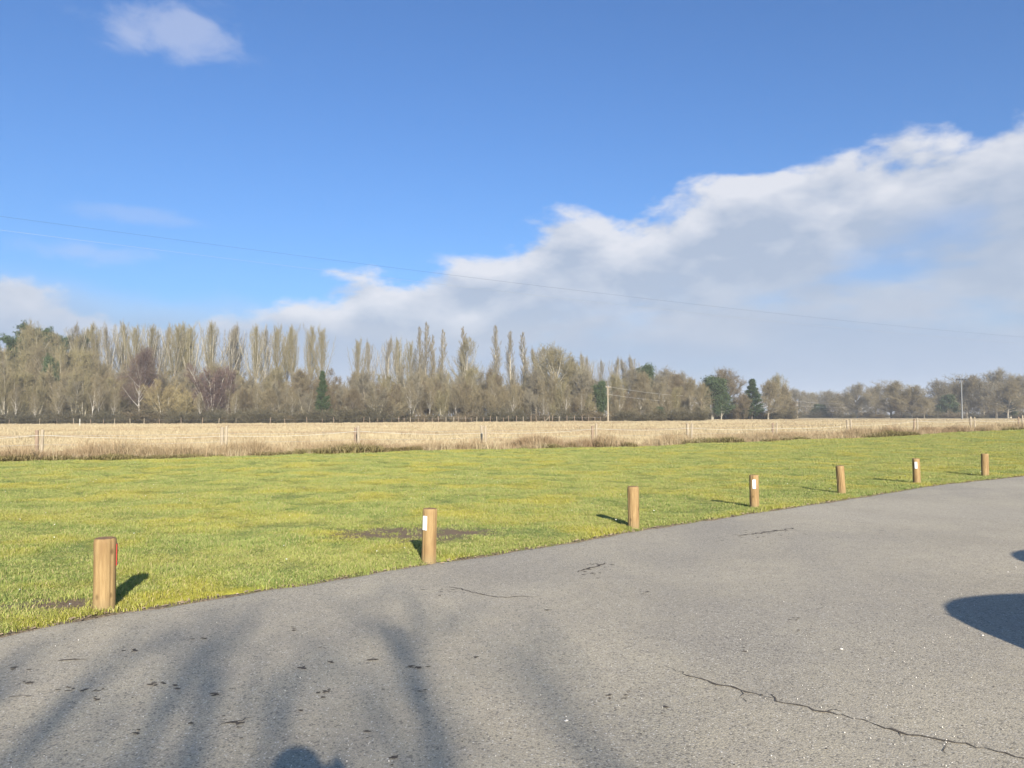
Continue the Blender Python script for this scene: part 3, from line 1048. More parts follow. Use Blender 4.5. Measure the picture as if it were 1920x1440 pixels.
def tree_dome(seed, H=16, spread=1.0, dens=1.0, limbs=34):
    """broad rounded crown of fine twigs on a short bole, limbs grown out to a domed envelope"""
    g = Grower(seed)
    P0, R0 = trunk_line(g, H * 0.60, K=8, wig=0.03, r0=0.36, tip=0.30)
    n_ = limbs
    t_ = np.linspace(0.20, 1.0, n_) ** 0.8
    f = t_ * 7; i = np.minimum(f.astype(int), 6); fr = (f - i)[:, None]
    st = P0[0, i] * (1 - fr) + P0[0, i + 1] * fr
    az = np.arange(n_) * 2.39996 + g.r.normal(0, 0.3, n_)
    el = np.radians(8 + 76 * (np.arange(n_) / n_) ** 0.9 + g.r.normal(0, 7, n_))
    d = np.stack([np.cos(az) * np.cos(el), np.sin(az) * np.cos(el), np.sin(el)], -1)
    ax = np.array([0.46 * spread, 0.46 * spread, 0.50]) * H
    c = np.array([0, 0, 0.50 * H])
    o, q = (st - c) / ax, d / ax
    A, B, C_ = (q * q).sum(1), 2 * (o * q).sum(1), (o * o).sum(1) - 1
    L = (-B + np.sqrt(np.maximum(B * B - 4 * A * C_, 0.01))) / (2 * A)
    L = L * g.r.uniform(0.74, 0.98, n_)
    P1 = g.grow(st, d, L, 9, 0.18, 0.07)
    R1 = np.minimum(0.16, 0.020 * L)[:, None] * np.linspace(1, 0.2, 9)[None, :]
    P2, R2 = g.children(P1, R1, 11, 0.22, 1.0, 40, 13, lambda t, l: l * 0.30 * (1.25 - 0.6 * t) + 0.3, 6, 0.22, 0.10, 0.014)
    P3, R3 = g.children(P2, R2, int(8 * dens), 0.12, 1.0, 42, 15, lambda t, l: l * 0.38 + 0.30, 4, 0.2, 0.13, 0.014)
    P4, R4 = g.children(P3, R3, int(6 * dens), 0.1, 1.0, 42, 16, lambda t, l: l * 0.36 + 0.22, 2, 0.2, 0.14, 0.016)
    return join([tube(P0, R0, 8), tube(P1, R1, 6)]), join([tube(P2, R2, 4), tube(P3, np.maximum(R3, 0.015), 2), tube(P4, np.maximum(R4, 0.014), 2)])


def tree_birch(seed, H=17, dens=1.0):
    g = Grower(seed)
    P0, R0 = trunk_line(g, H * 0.93, K=12, wig=0.035, lean=0.05, r0=0.20, tip=0.08)
    P1, R1 = g.children(P0, R0, 26, 0.25, 0.97, 42, 9, lambda t, L: L * (0.40 * np.clip(1.1 - t, 0, 1) ** 0.7 + 0.05), 7, 0.35, 0.08, 0.014)
    P2, R2 = g.children(P1, R1, 12, 0.15, 1.0, 40, 12, lambda t, L: L * 0.36 + 0.4, 5, 0.05, 0.1, 0.010)
    P3, R3 = g.children(P2, R2, int(12 * dens), 0.1, 1.0, 38, 15, lambda t, L: 0.45 * L + 0.45, 4, -0.5, 0.12, 0.009)
    P4, R4 = g.children(P3, R3, 4, 0.1, 1.0, 35, 15, lambda t, L: 0.35 * L + 0.2, 2, -0.5, 0.1, 0.012)
    return join([tube(P0, R0, 7), tube(P1, R1, 4)]), join([tube(P2, R2, 3), tube(P3, np.maximum(R3, 0.009), 2), tube(P4, np.maximum(R4, 0.008), 2)])


def tree_scrub(seed, H=11, stems=5, spread=0.30, dens=1.0, low=0.10, r0=0.13):
    """several slender stems with fine upright twigs nearly to the ground"""
    g = Grower(seed)
    P0, R0 = trunk_line(g, H * 0.94, n=stems, K=9, wig=0.05, spread=spread, r0=r0, tip=0.10, hvar=0.25)
    P1, R1 = g.children(P0, R0, 15, low, 0.97, 36, 10, lambda t, L: L * (0.34 * np.clip(1.1 - t, 0, 1) + 0.06), 6, 0.5, 0.09, 0.013)
    P2, R2 = g.children(P1, R1, int(9 * dens), 0.1, 1.0, 36, 12, lambda t, L: 0.36 * L + 0.35, 4, 0.3, 0.11, 0.011)
    P3, R3 = g.children(P2, R2, int(10 * dens), 0.05, 1.0, 38, 14, lambda t, L: 0.36 * L + 0.28, 3, 0.25, 0.12, 0.013)
    return join([tube(P0, R0, 6), tube(P1[::2], R1[::2], 4)]), join([tube(P1[1::2], R1[1::2], 4), tube(P2, R2, 3), tube(P3, np.maximum(R3, 0.012), 2)])


def tree_bush(seed, H=3.2, dens=1.0):
    g = Grower(seed)
    P0, R0 = trunk_line(g, H * 0.8, n=12, K=6, wig=0.14, spread=0.85, r0=0.04, tip=0.2, hvar=0.5)
    P1, R1 = g.children(P0, R0, 9, 0.05, 1.0, 50, 18, lambda t, L: 0.42 * L + 0.15, 5, 0.1, 0.16, 0.012)
    P2, R2 = g.children(P1, R1, 9, 0.05, 1.0, 45, 18, lambda t, L: 0.42 * L + 0.15, 4, 0.1, 0.16, 0.012)
    P3, R3 = g.children(P2, R2, int(6 * dens), 0.05, 1.0, 45, 18, lambda t, L: 0.4 * L + 0.12, 2, 0.1, 0.16, 0.016)
    return join([tube(P0, R0, 5)]), join([tube(P1, R1, 3), tube(P2, np.maximum(R2, 0.008), 2), tube(P3, np.maximum(R3, 0.010), 2)])


def tree_pine(seed, H=24):
    """tall pine: bare bole, irregular flat-topped tiers of dark needles"""
    g = Grower(seed)
    P0, R0 = trunk_line(g, H * 0.95, K=11, wig=0.03, r0=0.34, tip=0.15)
    P1, R1 = g.children(P0, R0, 26, 0.42, 1.0, 68, 12, lambda t, L: L * (0.30 * np.clip(1.15 - t, 0, 1) ** 0.5 + 0.04), 6, 0.35, 0.09, 0.018)
    P2, R2 = g.children(P1, R1, 8, 0.35, 1.0, 45, 15, lambda t, L: L * 0.35 + 0.3, 4, 0.3, 0.12, 0.014)
    lv = leaves(g, P2, 30000, 0.26, 0.42, 0.5)
    return join([tube(P0, R0, 8), tube(P1, R1, 5)]), join([tube(P2, R2, 3), lv])


def tree_cone(seed, H=14):
    """narrow conical conifer clothed to the ground"""
    g = Grower(seed)
    P0, R0 = trunk_line(g, H * 0.97, K=10, wig=0.01, r0=0.2, tip=0.06)
    P1, R1 = g.children(P0, R0, 150, 0.05, 0.99, 62, 8, lambda t, L: L * (0.24 * np.clip(1.0 - t, 0, 1) + 0.015), 5, 0.25, 0.06, 0.012)
    P2, R2 = g.children(P1, R1, 6, 0.2, 1.0, 40, 10, lambda t, L: L * 0.28 + 0.15, 3, 0.0, 0.08, 0.012)
    lv = leaves(g, P1, 22000, 0.17, 0.22, 0.6)
    return join([tube(P0, R0, 7), tube(P1, R1, 3)]), join([tube(P2, R2, 3), lv])


def tree_evergreen(seed, H=9):
    """broad irregular evergreen crown in leafy clumps"""
    g = Grower(seed)
    P0, R0 = trunk_line(g, H * 0.85, n=2, K=8, wig=0.06, spread=0.12, r0=0.2, tip=0.12, hvar=0.2)
    P1, R1 = g.children(P0, R0, 24, 0.10, 1.0, 52, 14, lambda t, L: L * (0.36 * np.clip(1.1 - t, 0, 1) ** 0.6 + 0.05), 6, 0.25, 0.1, 0.016)
    P2, R2 = g.children(P1, R1, 8, 0.25, 1.0, 45, 15, lambda t, L: L * 0.4 + 0.2, 4, 0.2, 0.13, 0.014)
    lv = leaves(g, P1[::2], 20000, 0.17, 0.42, 0.55)
    return join([tube(P0, R0, 7), tube(P1, R1, 4)]), join([tube(P2, R2, 3), lv])


def make_twig_mat(name, c1, c2, spec=0.15):
    m, nt, b = mat_new(name)
    oi = nt.n('ShaderNodeObjectInfo')
    isl = nt.n('ShaderNodeNewGeometry').outputs['Random Per Island']
    c = nt.mix(oi.outputs['Random'], c1, c2)
    c = nt.mix(nt.m('MULTIPLY', isl, 0.5), c, tuple(x * 0.62 for x in c1))
    nt.set(b.inputs['Base Color'], c)
    b.inputs['Roughness'].default_value = 0.8
    b.inputs['Specular IOR Level'].default_value = spec
    return m


def make_bark(name, c1, c2, scale=3.0):
    m, nt, b = mat_new(name)
    tc = nt.n('ShaderNodeTexCoord').outputs['Object']
    nz = nt.noise(nt.vm('MULTIPLY', tc, (1, 1, 0.35)), scale, 5, 0.65)
    nt.set(b.inputs['Base Color'], nt.mix(nt.ramp(nz, 0.35, 0.65), c1, c2))
    b.inputs['Roughness'].default_value = 0.9
    return m


B_GREY = make_bark('bark_grey', (0.165, 0.140, 0.105), (0.27, 0.24, 0.185))
B_PALE = make_bark('bark_pale', (0.25, 0.225, 0.175), (0.42, 0.385, 0.30))
B_BIRCH = make_bark('bark_birch', (0.28, 0.25, 0.22), (0.66, 0.63, 0.57), 4.0)
B_DARK = make_bark('bark_dark', (0.075, 0.060, 0.045), (0.14, 0.115, 0.085))
B_PINE = make_bark('bark_pine', (0.17, 0.10, 0.06), (0.26, 0.16, 0.10))
C_OLIVE = make_twig_mat('twigs_olive', (0.218, 0.190, 0.098), (0.190, 0.164, 0.094))
C_TAN = make_twig_mat('twigs_tan', (0.214, 0.181, 0.106), (0.180, 0.148, 0.088))
C_GREY = make_twig_mat('twigs_grey', (0.205, 0.180, 0.124), (0.166, 0.146, 0.101))
C_BROWN = make_twig_mat('twigs_brown', (0.165, 0.130, 0.077), (0.130, 0.105, 0.065))
C_PURPLE = make_twig_mat('twigs_purple', (0.128, 0.088, 0.076), (0.115, 0.080, 0.066))
C_DARK = make_twig_mat('twigs_dark', (0.118, 0.102, 0.062), (0.088, 0.080, 0.050))
C_BUFF = make_twig_mat('leaves_buff', (0.285, 0.235, 0.115), (0.245, 0.195, 0.10))
C_PINE = make_twig_mat('needles_dark', (0.048, 0.075, 0.030), (0.040, 0.062, 0.028))
C_CONE = make_twig_mat('needles_green', (0.052, 0.078, 0.028), (0.042, 0.066, 0.026))
C_HOLLY = make_twig_mat('leaves_evergreen', (0.056, 0.082, 0.032), (0.045, 0.068, 0.028), 0.3)

PROTO = {}


def proto(key, built, H, bark, crown):
    (tv, tq), (cv, cq) = built
    a = mesh_np('trunk', tv, tq); a.materials.append(bark)
    b = mesh_np('crown', cv, cq); b.materials.append(crown)
    top = np.percentile(cv[:, 2], 99.8)
    PROTO[key] = (a, b, float(top))


proto('broom1', tree_broom(101, ang=25, t0=0.28, reach=0.90, dens=1.1), 25, B_PALE, C_OLIVE)
proto('broom2', tree_broom(102, ang=24, dens=0.8, t0=0.30, reach=0.88), 25, B_PALE, C_GREY)
proto('broom3', tree_broom(103, ang=27, dens=0.9, t0=0.32, reach=0.90), 25, B_GREY, C_OLIVE)
proto('fan', tree_broom(104, ang=46, reach=0.66, dens=1.3, trop=0.6, t0=0.22), 25, B_PALE, C_OLIVE)
proto('lombardy1', tree_lombardy(111), 25, B_PALE, C_GREY)
proto('lombardy2', tree_lombardy(112), 25, B_GREY, C_TAN)
proto('dome1', tree_dome(121), 16, B_GREY, C_TAN)
proto('dome2', tree_dome(122, spread=1.15), 16, B_DARK, C_BROWN)
proto('dome3', tree_dome(123, spread=0.85, dens=0.9), 16, B_GREY, C_GREY)
proto('birch1', tree_birch(131, dens=1.1), 17, B_BIRCH, C_PURPLE)
proto('birch2', tree_birch(132, dens=0.6), 17, B_BIRCH, C_TAN)
proto('scrub1', tree_scrub(141), 11, B_GREY, C_TAN)
proto('scrub2', tree_scrub(142, stems=4, spread=0.22), 11, B_PALE, C_OLIVE)
proto('scrub3', tree_scrub(143, stems=6, spread=0.38), 11, B_DARK, C_BROWN)
proto('scrub4', tree_scrub(144, stems=3, spread=0.16, low=0.25), 11, B_PALE, C_GREY)
proto('bush1', tree_bush(151), 3.2, B_DARK, C_DARK)
proto('bush2', tree_bush(152, dens=1.2), 3.2, B_DARK, C_BROWN)
proto('pine', tree_pine(161), 24, B_PINE, C_PINE)
proto('cone', tree_cone(171), 14, B_DARK, C_CONE)
proto('evergreen', tree_evergreen(181), 9, B_PALE, C_HOLLY)
# recoloured species that share shapes
for key, src, bark, crown in (('buffshrub', 'scrub1', B_PALE, C_BUFF), ('purplescrub', 'scrub3', B_BIRCH, C_PURPLE), ('oliveround', 'dome3', B_PALE, C_OLIVE)):
    a, b = PROTO[src][0].copy(), PROTO[src][1].copy()
    a.materials[0] = bark; b.materials[0] = crown
    PROTO[key] = (a, b, PROTO[src][2])

trng = random.Random(99)


def plant(key, x, y, h, wide, name, label, cat, group=None, rz=None):
    a, b, top = PROTO[key]
    e = empty(name, (x, y, Tf(x, y) - 0.02), trng.uniform(0, 6.283) if rz is None else rz)
    sz = h / top
    e.scale = (sz * wide, sz * wide, sz)
    for nm, me in (('trunk', a), ('crown', b)):
        link(nm, me, None, e)
    return tag(e, label, cat, group)


def at_px(px, Y):
    u, v = ray_uv(px, 780)
    return u * Y


def top_h(px, py, Y):
    u, v = ray_uv(px, py)
    return CAM_H + v * Y - Tf(u * Y, Y)


def tree_px(key, px, top, Y, wide, name, label, cat='tree', group=None):
    x_ = at_px(px, Y)
    return plant(key, x_, Y, max(1.0, top_h(px, top, Y)), wide, name, label, cat, group)


LAND = ((30, 'the dark pines'), (140, 'the head of the poplar row'), (200, 'the white birches'), (262, 'the purple birch'), (325, 'the buff shrubs'), (410, 'the purple-brown thicket'), (500, 'the dark hedge'), (605, 'the conical conifer'), (660, 'the russet round tree'),
        (735, 'the short poplar row'), (805, 'the spire poplars'), (874, 'the fan-shaped poplar'), (957, 'the three spires'), (1040, 'the broad round-topped tree'), (1132, 'the first pole'), (1225, 'the low evergreen shrub'), (1316, 'the second pole'), (1410, 'the corner conifer'),
        (1495, 'the gap pole'), (1550, 'the evergreen clump'), (1615, 'the farthest pole'), (1710, 'the big tan dome'), (1804, 'the lamp mast'), (1895, 'the dark evergreen mass'))


def near_to(px):
    return min(LAND, key=lambda q: abs(q[0] - px))[1]


G_POP = 'tall bare poplars standing behind the wood'
L_POPL = 'tall bare brush-topped poplar in the long row behind the wood'
for px, top, kk, Y in ((140, 605, 'broom2', 232), (156, 612, 'broom1', 240), (181, 604, 'broom3', 236), (205, 610, 'broom2', 230), (234, 604, 'broom1', 238), (258, 609, 'broom3', 233), (282, 607, 'broom1', 236),
                       (303, 608, 'broom2', 240), (320, 606, 'broom3', 232), (338, 605, 'broom1', 237), (357, 609, 'broom1', 233), (395, 601, 'broom1', 230), (430, 605, 'broom2', 236), (446, 612, 'broom2', 242),
                       (477, 609, 'broom1', 231), (497, 613, 'broom2', 239), (517, 608, 'broom3', 233), (536, 611, 'broom2', 240), (552, 609, 'broom3', 232), (576, 608, 'broom3', 235), (602, 611, 'broom3', 231)):
    tree_px(kk, px, top, Y, 0.80 if px < 450 else 0.70, 'poplar_tree', {'broom1': 'olive bushy', 'broom2': 'thin grey', 'broom3': 'open-branched olive'}[kk] + ' bare poplar of the long row, standing behind ' + near_to(px), group=G_POP)
for px, top, kk, Y in ((671, 634, 'broom3', 236), (692, 636, 'broom2', 240), (725, 630, 'broom2', 234), (747, 634, 'broom1', 238), (764, 638, 'broom3', 233)):
    tree_px(kk, px, top, Y, 0.66, 'poplar_tree', {'broom1': 'olive bushy', 'broom2': 'thin grey', 'broom3': 'open-branched olive'}[kk] + ' bare poplar in the short row beside the spire poplars', group=G_POP)
for px, top, kk, Y in ((785, 612, 'lombardy1', 224), (796, 604, 'lombardy1', 228), (808, 628, 'lombardy2', 226), (827, 618, 'lombardy1', 230)):
    tree_px(kk, px, top, Y, 0.95, 'lombardy_poplar', 'slim spire-shaped bare poplar next to the fan-shaped poplar', group='spire-shaped poplars')
tree_px('fan', 874, 632, 222, 0.95, 'poplar_tree', 'wide fan-shaped bare poplar with a spire rising through it')
tree_px('lombardy2', 871, 613, 226, 1.0, 'lombardy_poplar', 'slim bare poplar spire rising through the fan-shaped crown')
for px, top, kk in ((930, 610, 'lombardy1'), (957, 621, 'lombardy1'), (984, 623, 'lombardy1')):
    tree_px(kk, px, top, 226, 1.12, 'lombardy_poplar', 'slim bare poplar, one of three evenly spaced spires', group='three spire-shaped poplars')
for px, top, kk, Y, wd in ((1005, 650, 'broom2', 240, 0.8), (1018, 648, 'broom2', 244, 0.7), (1078, 668, 'broom2', 242, 0.8), (1095, 660, 'broom2', 238, 0.8), (1106, 668, 'broom2', 244, 0.7), (1127, 672, 'broom2', 246, 0.6), (1152, 668, 'broom2', 240, 0.85), (1172, 670, 'broom2', 246, 0.8), (1188, 665, 'broom2', 241, 0.9)):
    tree_px(kk, px, top, Y, wd, 'poplar_tree', 'grey bare treetop rising behind the broad trees near ' + near_to(px), group=G_POP)
# broad trees between the spires and the first pole
tree_px('oliveround', 1040, 645, 212, 1.0, 'broad_tree', 'broad round-topped bare tree right beside the three spires')
for px, top, kk, Y, wd in ((1005, 690, 'dome3', 208, 0.7), (1072, 672, 'oliveround', 215, 0.8), (1095, 690, 'dome3', 206, 0.75), (1155, 700, 'oliveround', 214, 0.85), (1185, 688, 'dome3', 218, 0.8), (1210, 698, 'dome1', 214, 0.8), (1236, 700, 'dome3', 222, 0.8), (1262, 700, 'dome2', 240, 0.9), (1290, 708, 'dome1', 240, 0.9),
                           (1317, 716, 'dome1', 205, 0.72), (1248, 688, 'dome3', 262, 0.9), (1275, 697, 'dome3', 266, 0.9)):
    tree_px(kk, px, top, Y, wd, 'broad_tree', {'dome1': 'tan', 'dome2': 'brown', 'dome3': 'grey', 'oliveround': 'olive'}[kk] + ' round-crowned bare tree close by ' + near_to(px), group='broad bare trees by the poles')
tree_px('evergreen', 1214, 684, 240, 0.7, 'evergreen_tree', 'dark evergreen top poking above the bare trees near the pole')
tree_px('evergreen', 1127, 714, 196, 0.62, 'evergreen_tree', 'dark green evergreen tree just beside the first wooden pole')
tree_px('evergreen', 1235, 762, 197, 1.25, 'evergreen_shrub', 'low dark green evergreen shrub between the two wooden poles', 'shrub')
# right of the second pole
tree_px('evergreen', 1335, 706, 238, 1.15, 'evergreen_tree', 'large leaning dark evergreen beside the rounded bare tree')
tree_px('evergreen', 1352, 730, 236, 0.75, 'evergreen_tree', 'smaller dark evergreen under the large one, with a pale trunk')
tree_px('dome2', 1362, 690, 262, 1.0, 'broad_tree', 'brown domed bare tree between the two dark evergreens')
tree_px('cone', 1410, 711, 246, 1.5, 'conifer_tree', 'dark conifer standing over pale trunks at the meadow corner')
tree_px('dome2', 1395, 738, 244, 0.8, 'broad_tree', 'low brown bare tree in front of the corner conifer')
tree_px('dome1', 1440, 714, 258, 1.2, 'broad_tree', 'tan domed tree beside the corner conifer')
tree_px('oliveround', 1456, 701, 290, 0.8, 'broad_tree', 'pale lacy treetop above the tan domed tree at the wood end')
tree_px('dome1', 1470, 722, 268, 0.7, 'broad_tree', 'small tan bare tree that ends the wood at the gap')
L_FAR = 'bare rounded tree in the far tree line beyond the meadow'
G_FAR = 'far tree line beyond the meadow'
for px, top, kk, Y, wd in ((1490, 727, 'dome3', 380, 1.0), (1512, 733, 'dome3', 440, 1.0), (1532, 735, 'dome1', 450, 1.1), (1552, 731, 'dome3', 400, 1.1), (1575, 737, 'dome2', 420, 1.1), (1607, 718, 'dome3', 350, 1.0), (1590, 735, 'dome1', 390, 1.0),
                           (1642, 721, 'dome3', 360, 0.95), (1671, 713, 'dome1', 330, 1.05), (1710, 721, 'dome1', 318, 1.15), (1690, 735, 'dome2', 322, 1.1), (1733, 745, 'dome1', 312, 0.9), (1765, 711, 'dome3', 345, 1.05), (1790, 716, 'dome1', 350, 1.0),
                           (1813, 702, 'dome1', 340, 1.05), (1845, 712, 'dome3', 335, 1.0), (1868, 691, 'dome3', 350, 0.95), (1890, 715, 'dome1', 330, 1.0), (1907, 703, 'dome1', 345, 1.0), (1935, 700, 'dome3', 345, 1.0), (1970, 706, 'dome1', 350, 1.0), (2010, 700, 'dome3', 340, 1.0)):
    tree_px(kk, px, top, Y, wd * 1.28, 'broad_tree', {'dome1': 'tan', 'dome2': 'brown', 'dome3': 'grey'}[kk] + ' rounded tree of the far tree line near ' + near_to(px), group=G_FAR)
for k in range(26):
    px = 1470 + k * 23 + trng.uniform(-8, 8)
    tree_px(trng.choice(('dome1', 'dome3', 'dome2')), px, trng.uniform(735, 752), trng.uniform(430, 560), 1.25, 'broad_tree', 'hazy distant tree behind the far tree line near ' + near_to(px), group='distant hazy trees')
tree_px('evergreen', 1535, 758, 372, 1.7, 'evergreen_shrub', 'dark green evergreen clump in the gap of the far tree line')
tree_px('evergreen', 1780, 740, 338, 1.3, 'evergreen_tree', 'dark evergreen mass in the far trees behind the lamp mast')
tree_px('evergreen', 1895, 745, 336, 1.5, 'evergreen_tree', 'dark evergreen mass in the far trees past the lamp mast')
for k in range(30):
    px = 1478 + k * 17 + trng.uniform(-7, 7)
    tree_px(trng.choice(('bush1', 'bush2', 'bush2')), px, trng.uniform(765, 774), trng.uniform(318, 400) if px > 1560 else trng.uniform(360, 420), 1.7, 'hedge_bush', 'dark low bush under the far tree line near ' + near_to(px), 'bush', 'bushes under the far tree line')

for k in range(22):
    px = 1298 + k * 8.6 + trng.uniform(-3, 3)
    tree_px(trng.choice(('bush1', 'bush2')), px, trng.uniform(757, 772), trng.uniform(262, 285), 1.5, 'hedge_bush', 'dark low bush behind the corner evergreens near ' + near_to(px), 'bush', 'bushes behind the corner evergreens')
for px, top in ((1385, 742), (1375, 760), (1478, 748)):
    tree_px('scrub3', px, top, 270, 1.2, 'wood_tree', 'brown scrubby tree behind the corner conifer', 'tree', 'scrub behind the corner conifer')
# left: pines, birches and the mixed wood
tree_px('pine', 8, 628, 226, 0.85, 'pine_tree', 'dark tall pine half behind the yellow-olive willow')
tree_px('pine', 50, 607, 232, 0.9, 'pine_tree', 'tallest dark pine behind the yellow-olive willow crown')
tree_px('pine', 98, 622, 234, 0.8, 'pine_tree', 'dark pine between the tallest pine and the poplar row')
tree_px('pine', 146, 630, 236, 0.8, 'pine_tree', 'dark pine at the head of the poplar row')
tree_px('oliveround', 62, 604, 216, 0.62, 'willow_tree', 'yellow-olive bare willow in front of the tallest pine')
tree_px('fan', 104, 622, 218, 0.7, 'willow_tree', 'yellow-olive bare willow between the pines')
tree_px('fan', 140, 628, 219, 0.6, 'willow_tree', 'yellow-olive slender willow at the head of the poplar row')
tree_px('birch1', 262, 650, 192, 0.95, 'birch_tree', 'large purple-twigged birch with a white trunk')
tree_px('evergreen', 92, 668, 204, 0.45, 'evergreen_tree', 'small dark green evergreen crown among bare trees under the pines')
tree_px('buffshrub', 305, 712, 188, 1.1, 'shrub', 'buff-leaved shrub beside the purple birch', 'shrub')
tree_px('buffshrub', 345, 728, 187, 1.0, 'shrub', 'buff-leaved shrub between purple birch and dark brown thicket', 'shrub')
tree_px('purplescrub', 398, 684, 193, 1.0, 'birch_tree', 'dark purple-brown thicket of slim pale stems')
tree_px('purplescrub', 425, 694, 195, 0.8, 'birch_tree', 'dark purple-brown thicket next to the buff shrubs')
tree_px('cone', 605, 696, 190, 0.85, 'conifer_tree', 'narrow dark green conical conifer on the meadow edge')
tree_px('dome2', 660, 728, 186, 0.95, 'broad_tree', 'low round russet-brown tree next to the conical conifer')
for px, top, Y in ((67, 735, 186), (185, 712, 187), (172, 700, 190), (482, 720, 190), (518, 708, 191), (855, 720, 192), (882, 705, 194), (925, 705, 192), (1020, 735, 190), (30, 720, 188), (110, 715, 189), (212, 728, 187), (376, 735, 186), (440, 730, 188), (548, 725, 189), (700, 722, 190), (770, 712, 191), (805, 716, 190), (960, 722, 190), (1060, 720, 191), (1090, 728, 190), (1160, 725, 191)):
    tree_px('birch2', px, top, Y, 0.55, 'birch_tree', 'slim white-trunked birch at the front of the wood near ' + near_to(px), group='slim white birches')
L_MIX = {'scrub1': 'tan many-stemmed bare tree of the wood', 'scrub2': 'olive many-stemmed bare tree of the wood', 'scrub3': 'brown many-stemmed bare tree of the wood',
         'scrub4': 'grey slender bare tree of the wood', 'birch2': 'fine-twigged birch of the wood', 'dome3': 'grey round-crowned bare tree of the wood', 'dome1': 'tan round-crowned bare tree of the wood'}


def skyline(px):
    """top of the middle storey of the wood"""
    return np.interp(px, [-60, 0, 60, 150, 220, 320, 420, 480, 560, 640, 720, 800, 880, 960, 1050, 1150, 1250, 1300], [650, 655, 655, 655, 672, 690, 690, 688, 695, 700, 697, 690, 690, 700, 710, 715, 725, 735])


px = -70.0
while px < 1300:
    kk = trng.choices(('scrub1', 'scrub2', 'scrub3', 'scrub4', 'dome3', 'birch2', 'dome1'), (4, 4, 2, 4, 2, 2, 1))[0]
    Y = trng.uniform(204, 218)
    tree_px(kk, px, skyline(px) + trng.uniform(-10, 20), Y, trng.uniform(0.75, 1.0), 'wood_tree', L_MIX[kk] + ', middle rows near ' + near_to(px), group='mixed wood beyond the meadow')
    px += trng.uniform(12, 20)
px = -70.0
while px < 1300:
    kk = trng.choices(('scrub1', 'scrub2', 'scrub3', 'scrub4', 'dome1'), (4, 4, 2, 4, 1))[0]
    Y = trng.uniform(189, 201)
    if not (575 < px < 635 or 230 < px < 292 or 1115 < px < 1142):
        tree_px(kk, px, skyline(px) + trng.uniform(18, 55), Y, trng.uniform(0.8, 1.15), 'wood_tree', L_MIX[kk] + ', front row near ' + near_to(px), group='mixed wood beyond the meadow')
    px += trng.uniform(15, 26)
px = -70.0
while px < 1310:
    kk = trng.choice(('bush1', 'bush1', 'bush2'))
    h_ = trng.uniform(757, 784) if not 430 < px < 640 else trng.uniform(760, 772)
    tree_px(kk, px, h_, trng.uniform(183, 190), trng.uniform(1.2, 1.8), 'thicket_bush', {'bush1': 'dark olive', 'bush2': 'brown'}[kk] + ' low bush fronting the wood near ' + near_to(px), 'bush', 'dark thicket along the wood edge')
    px += trng.uniform(8, 13) if 430 < px < 660 else trng.uniform(11, 24)

px = -70.0
while px < 1330:
    kk = trng.choices(('scrub1', 'scrub2', 'scrub3', 'dome3'), (3, 3, 3, 2))[0]
    tree_px(kk, px, max(skyline(px) + 22, 712) + trng.uniform(-6, 22), trng.uniform(244, 262), trng.uniform(1.0, 1.3), 'wood_tree', L_MIX[kk] + ', rearmost row near ' + near_to(px), group='mixed wood beyond the meadow')
    px += trng.uniform(14, 20)
# bare trees behind the viewpoint whose shadows cross the asphalt
def tree_slim(seed, H=11, fork=0.0):
    """young roadside tree: straight slim stem, a few steep limbs near the top"""
    g = Grower(seed)
    P0, R0 = trunk_line(g, H, K=10, wig=0.010, r0=0.10, tip=0.42)
    P1, R1 = g.children(P0, R0, 9, 0.45, 0.98, 20, 5, lambda t, L: L * (0.30 * np.clip(1.1 - t, 0, 1) + 0.05), 6, 0.3, 0.04, 0.016)
    P2, R2 = g.children(P1, R1, 6, 0.2, 1.0, 28, 8, lambda t, L: 0.36 * L + 0.3, 4, 0.3, 0.08, 0.012)
    P3, R3 = g.children(P2, R2, 4, 0.2, 1.0, 30, 10, lambda t, L: 0.35 * L + 0.2, 3, 0.3, 0.1, 0.012)
    return join([tube(P0, R0, 8), tube(P1, R1, 5)]), join([tube(P2, R2, 3), tube(P3, np.maximum(R3, 0.007), 2)])


proto('slim1', tree_slim(191), 11, B_GREY, C_BROWN)
proto('slim2', tree_slim(195), 11, B_GREY, C_BROWN)
for X0, by, tipY, kk, wd, rz, lb in ((-2.75, -13.8, 6.2, 'slim1', 1.0, 0.3, 'slim bare roadside tree at the lawn end of the row behind the car park'),
                                     (-2.36, -14.6, 6.5, 'slim2', 0.9, 1.3, 'second slim bare roadside tree from the lawn end behind the car park'),
                                     (-2.02, -15.4, 6.4, 'slim1', 0.8, 3.3, 'thinnest slim bare roadside tree in the row behind the car park'),
                                     (-1.70, -13.9, 7.0, 'slim2', 1.25, 4.0, 'thickest slim bare roadside tree behind the car park'),
                                     (-1.34, -15.0, 6.6, 'slim1', 0.9, 2.2, 'slim bare roadside tree just past the thickest one behind the car park'),
                                     (-0.95, -16.6, 5.6, 'slim2', 0.8, 0.9, 'short slim bare roadside tree past the thickest one behind the car park'),
                                     (-0.42, -13.7, 7.4, 'slim1', 1.05, 5.1, 'slim bare roadside tree standing apart behind the car park'),
                                     (0.45, -19.0, 6.2, 'slim2', 0.9, 3.0, 'rearmost slim bare roadside tree behind the car park')):
    bx = X0 + 0.2495 * (4.22 - by)
    plant(kk, bx, by, 0.4245 * (tipY - by) / 0.970, wd, 'roadside_tree', lb, 'tree', 'bare trees behind the parking area', rz)

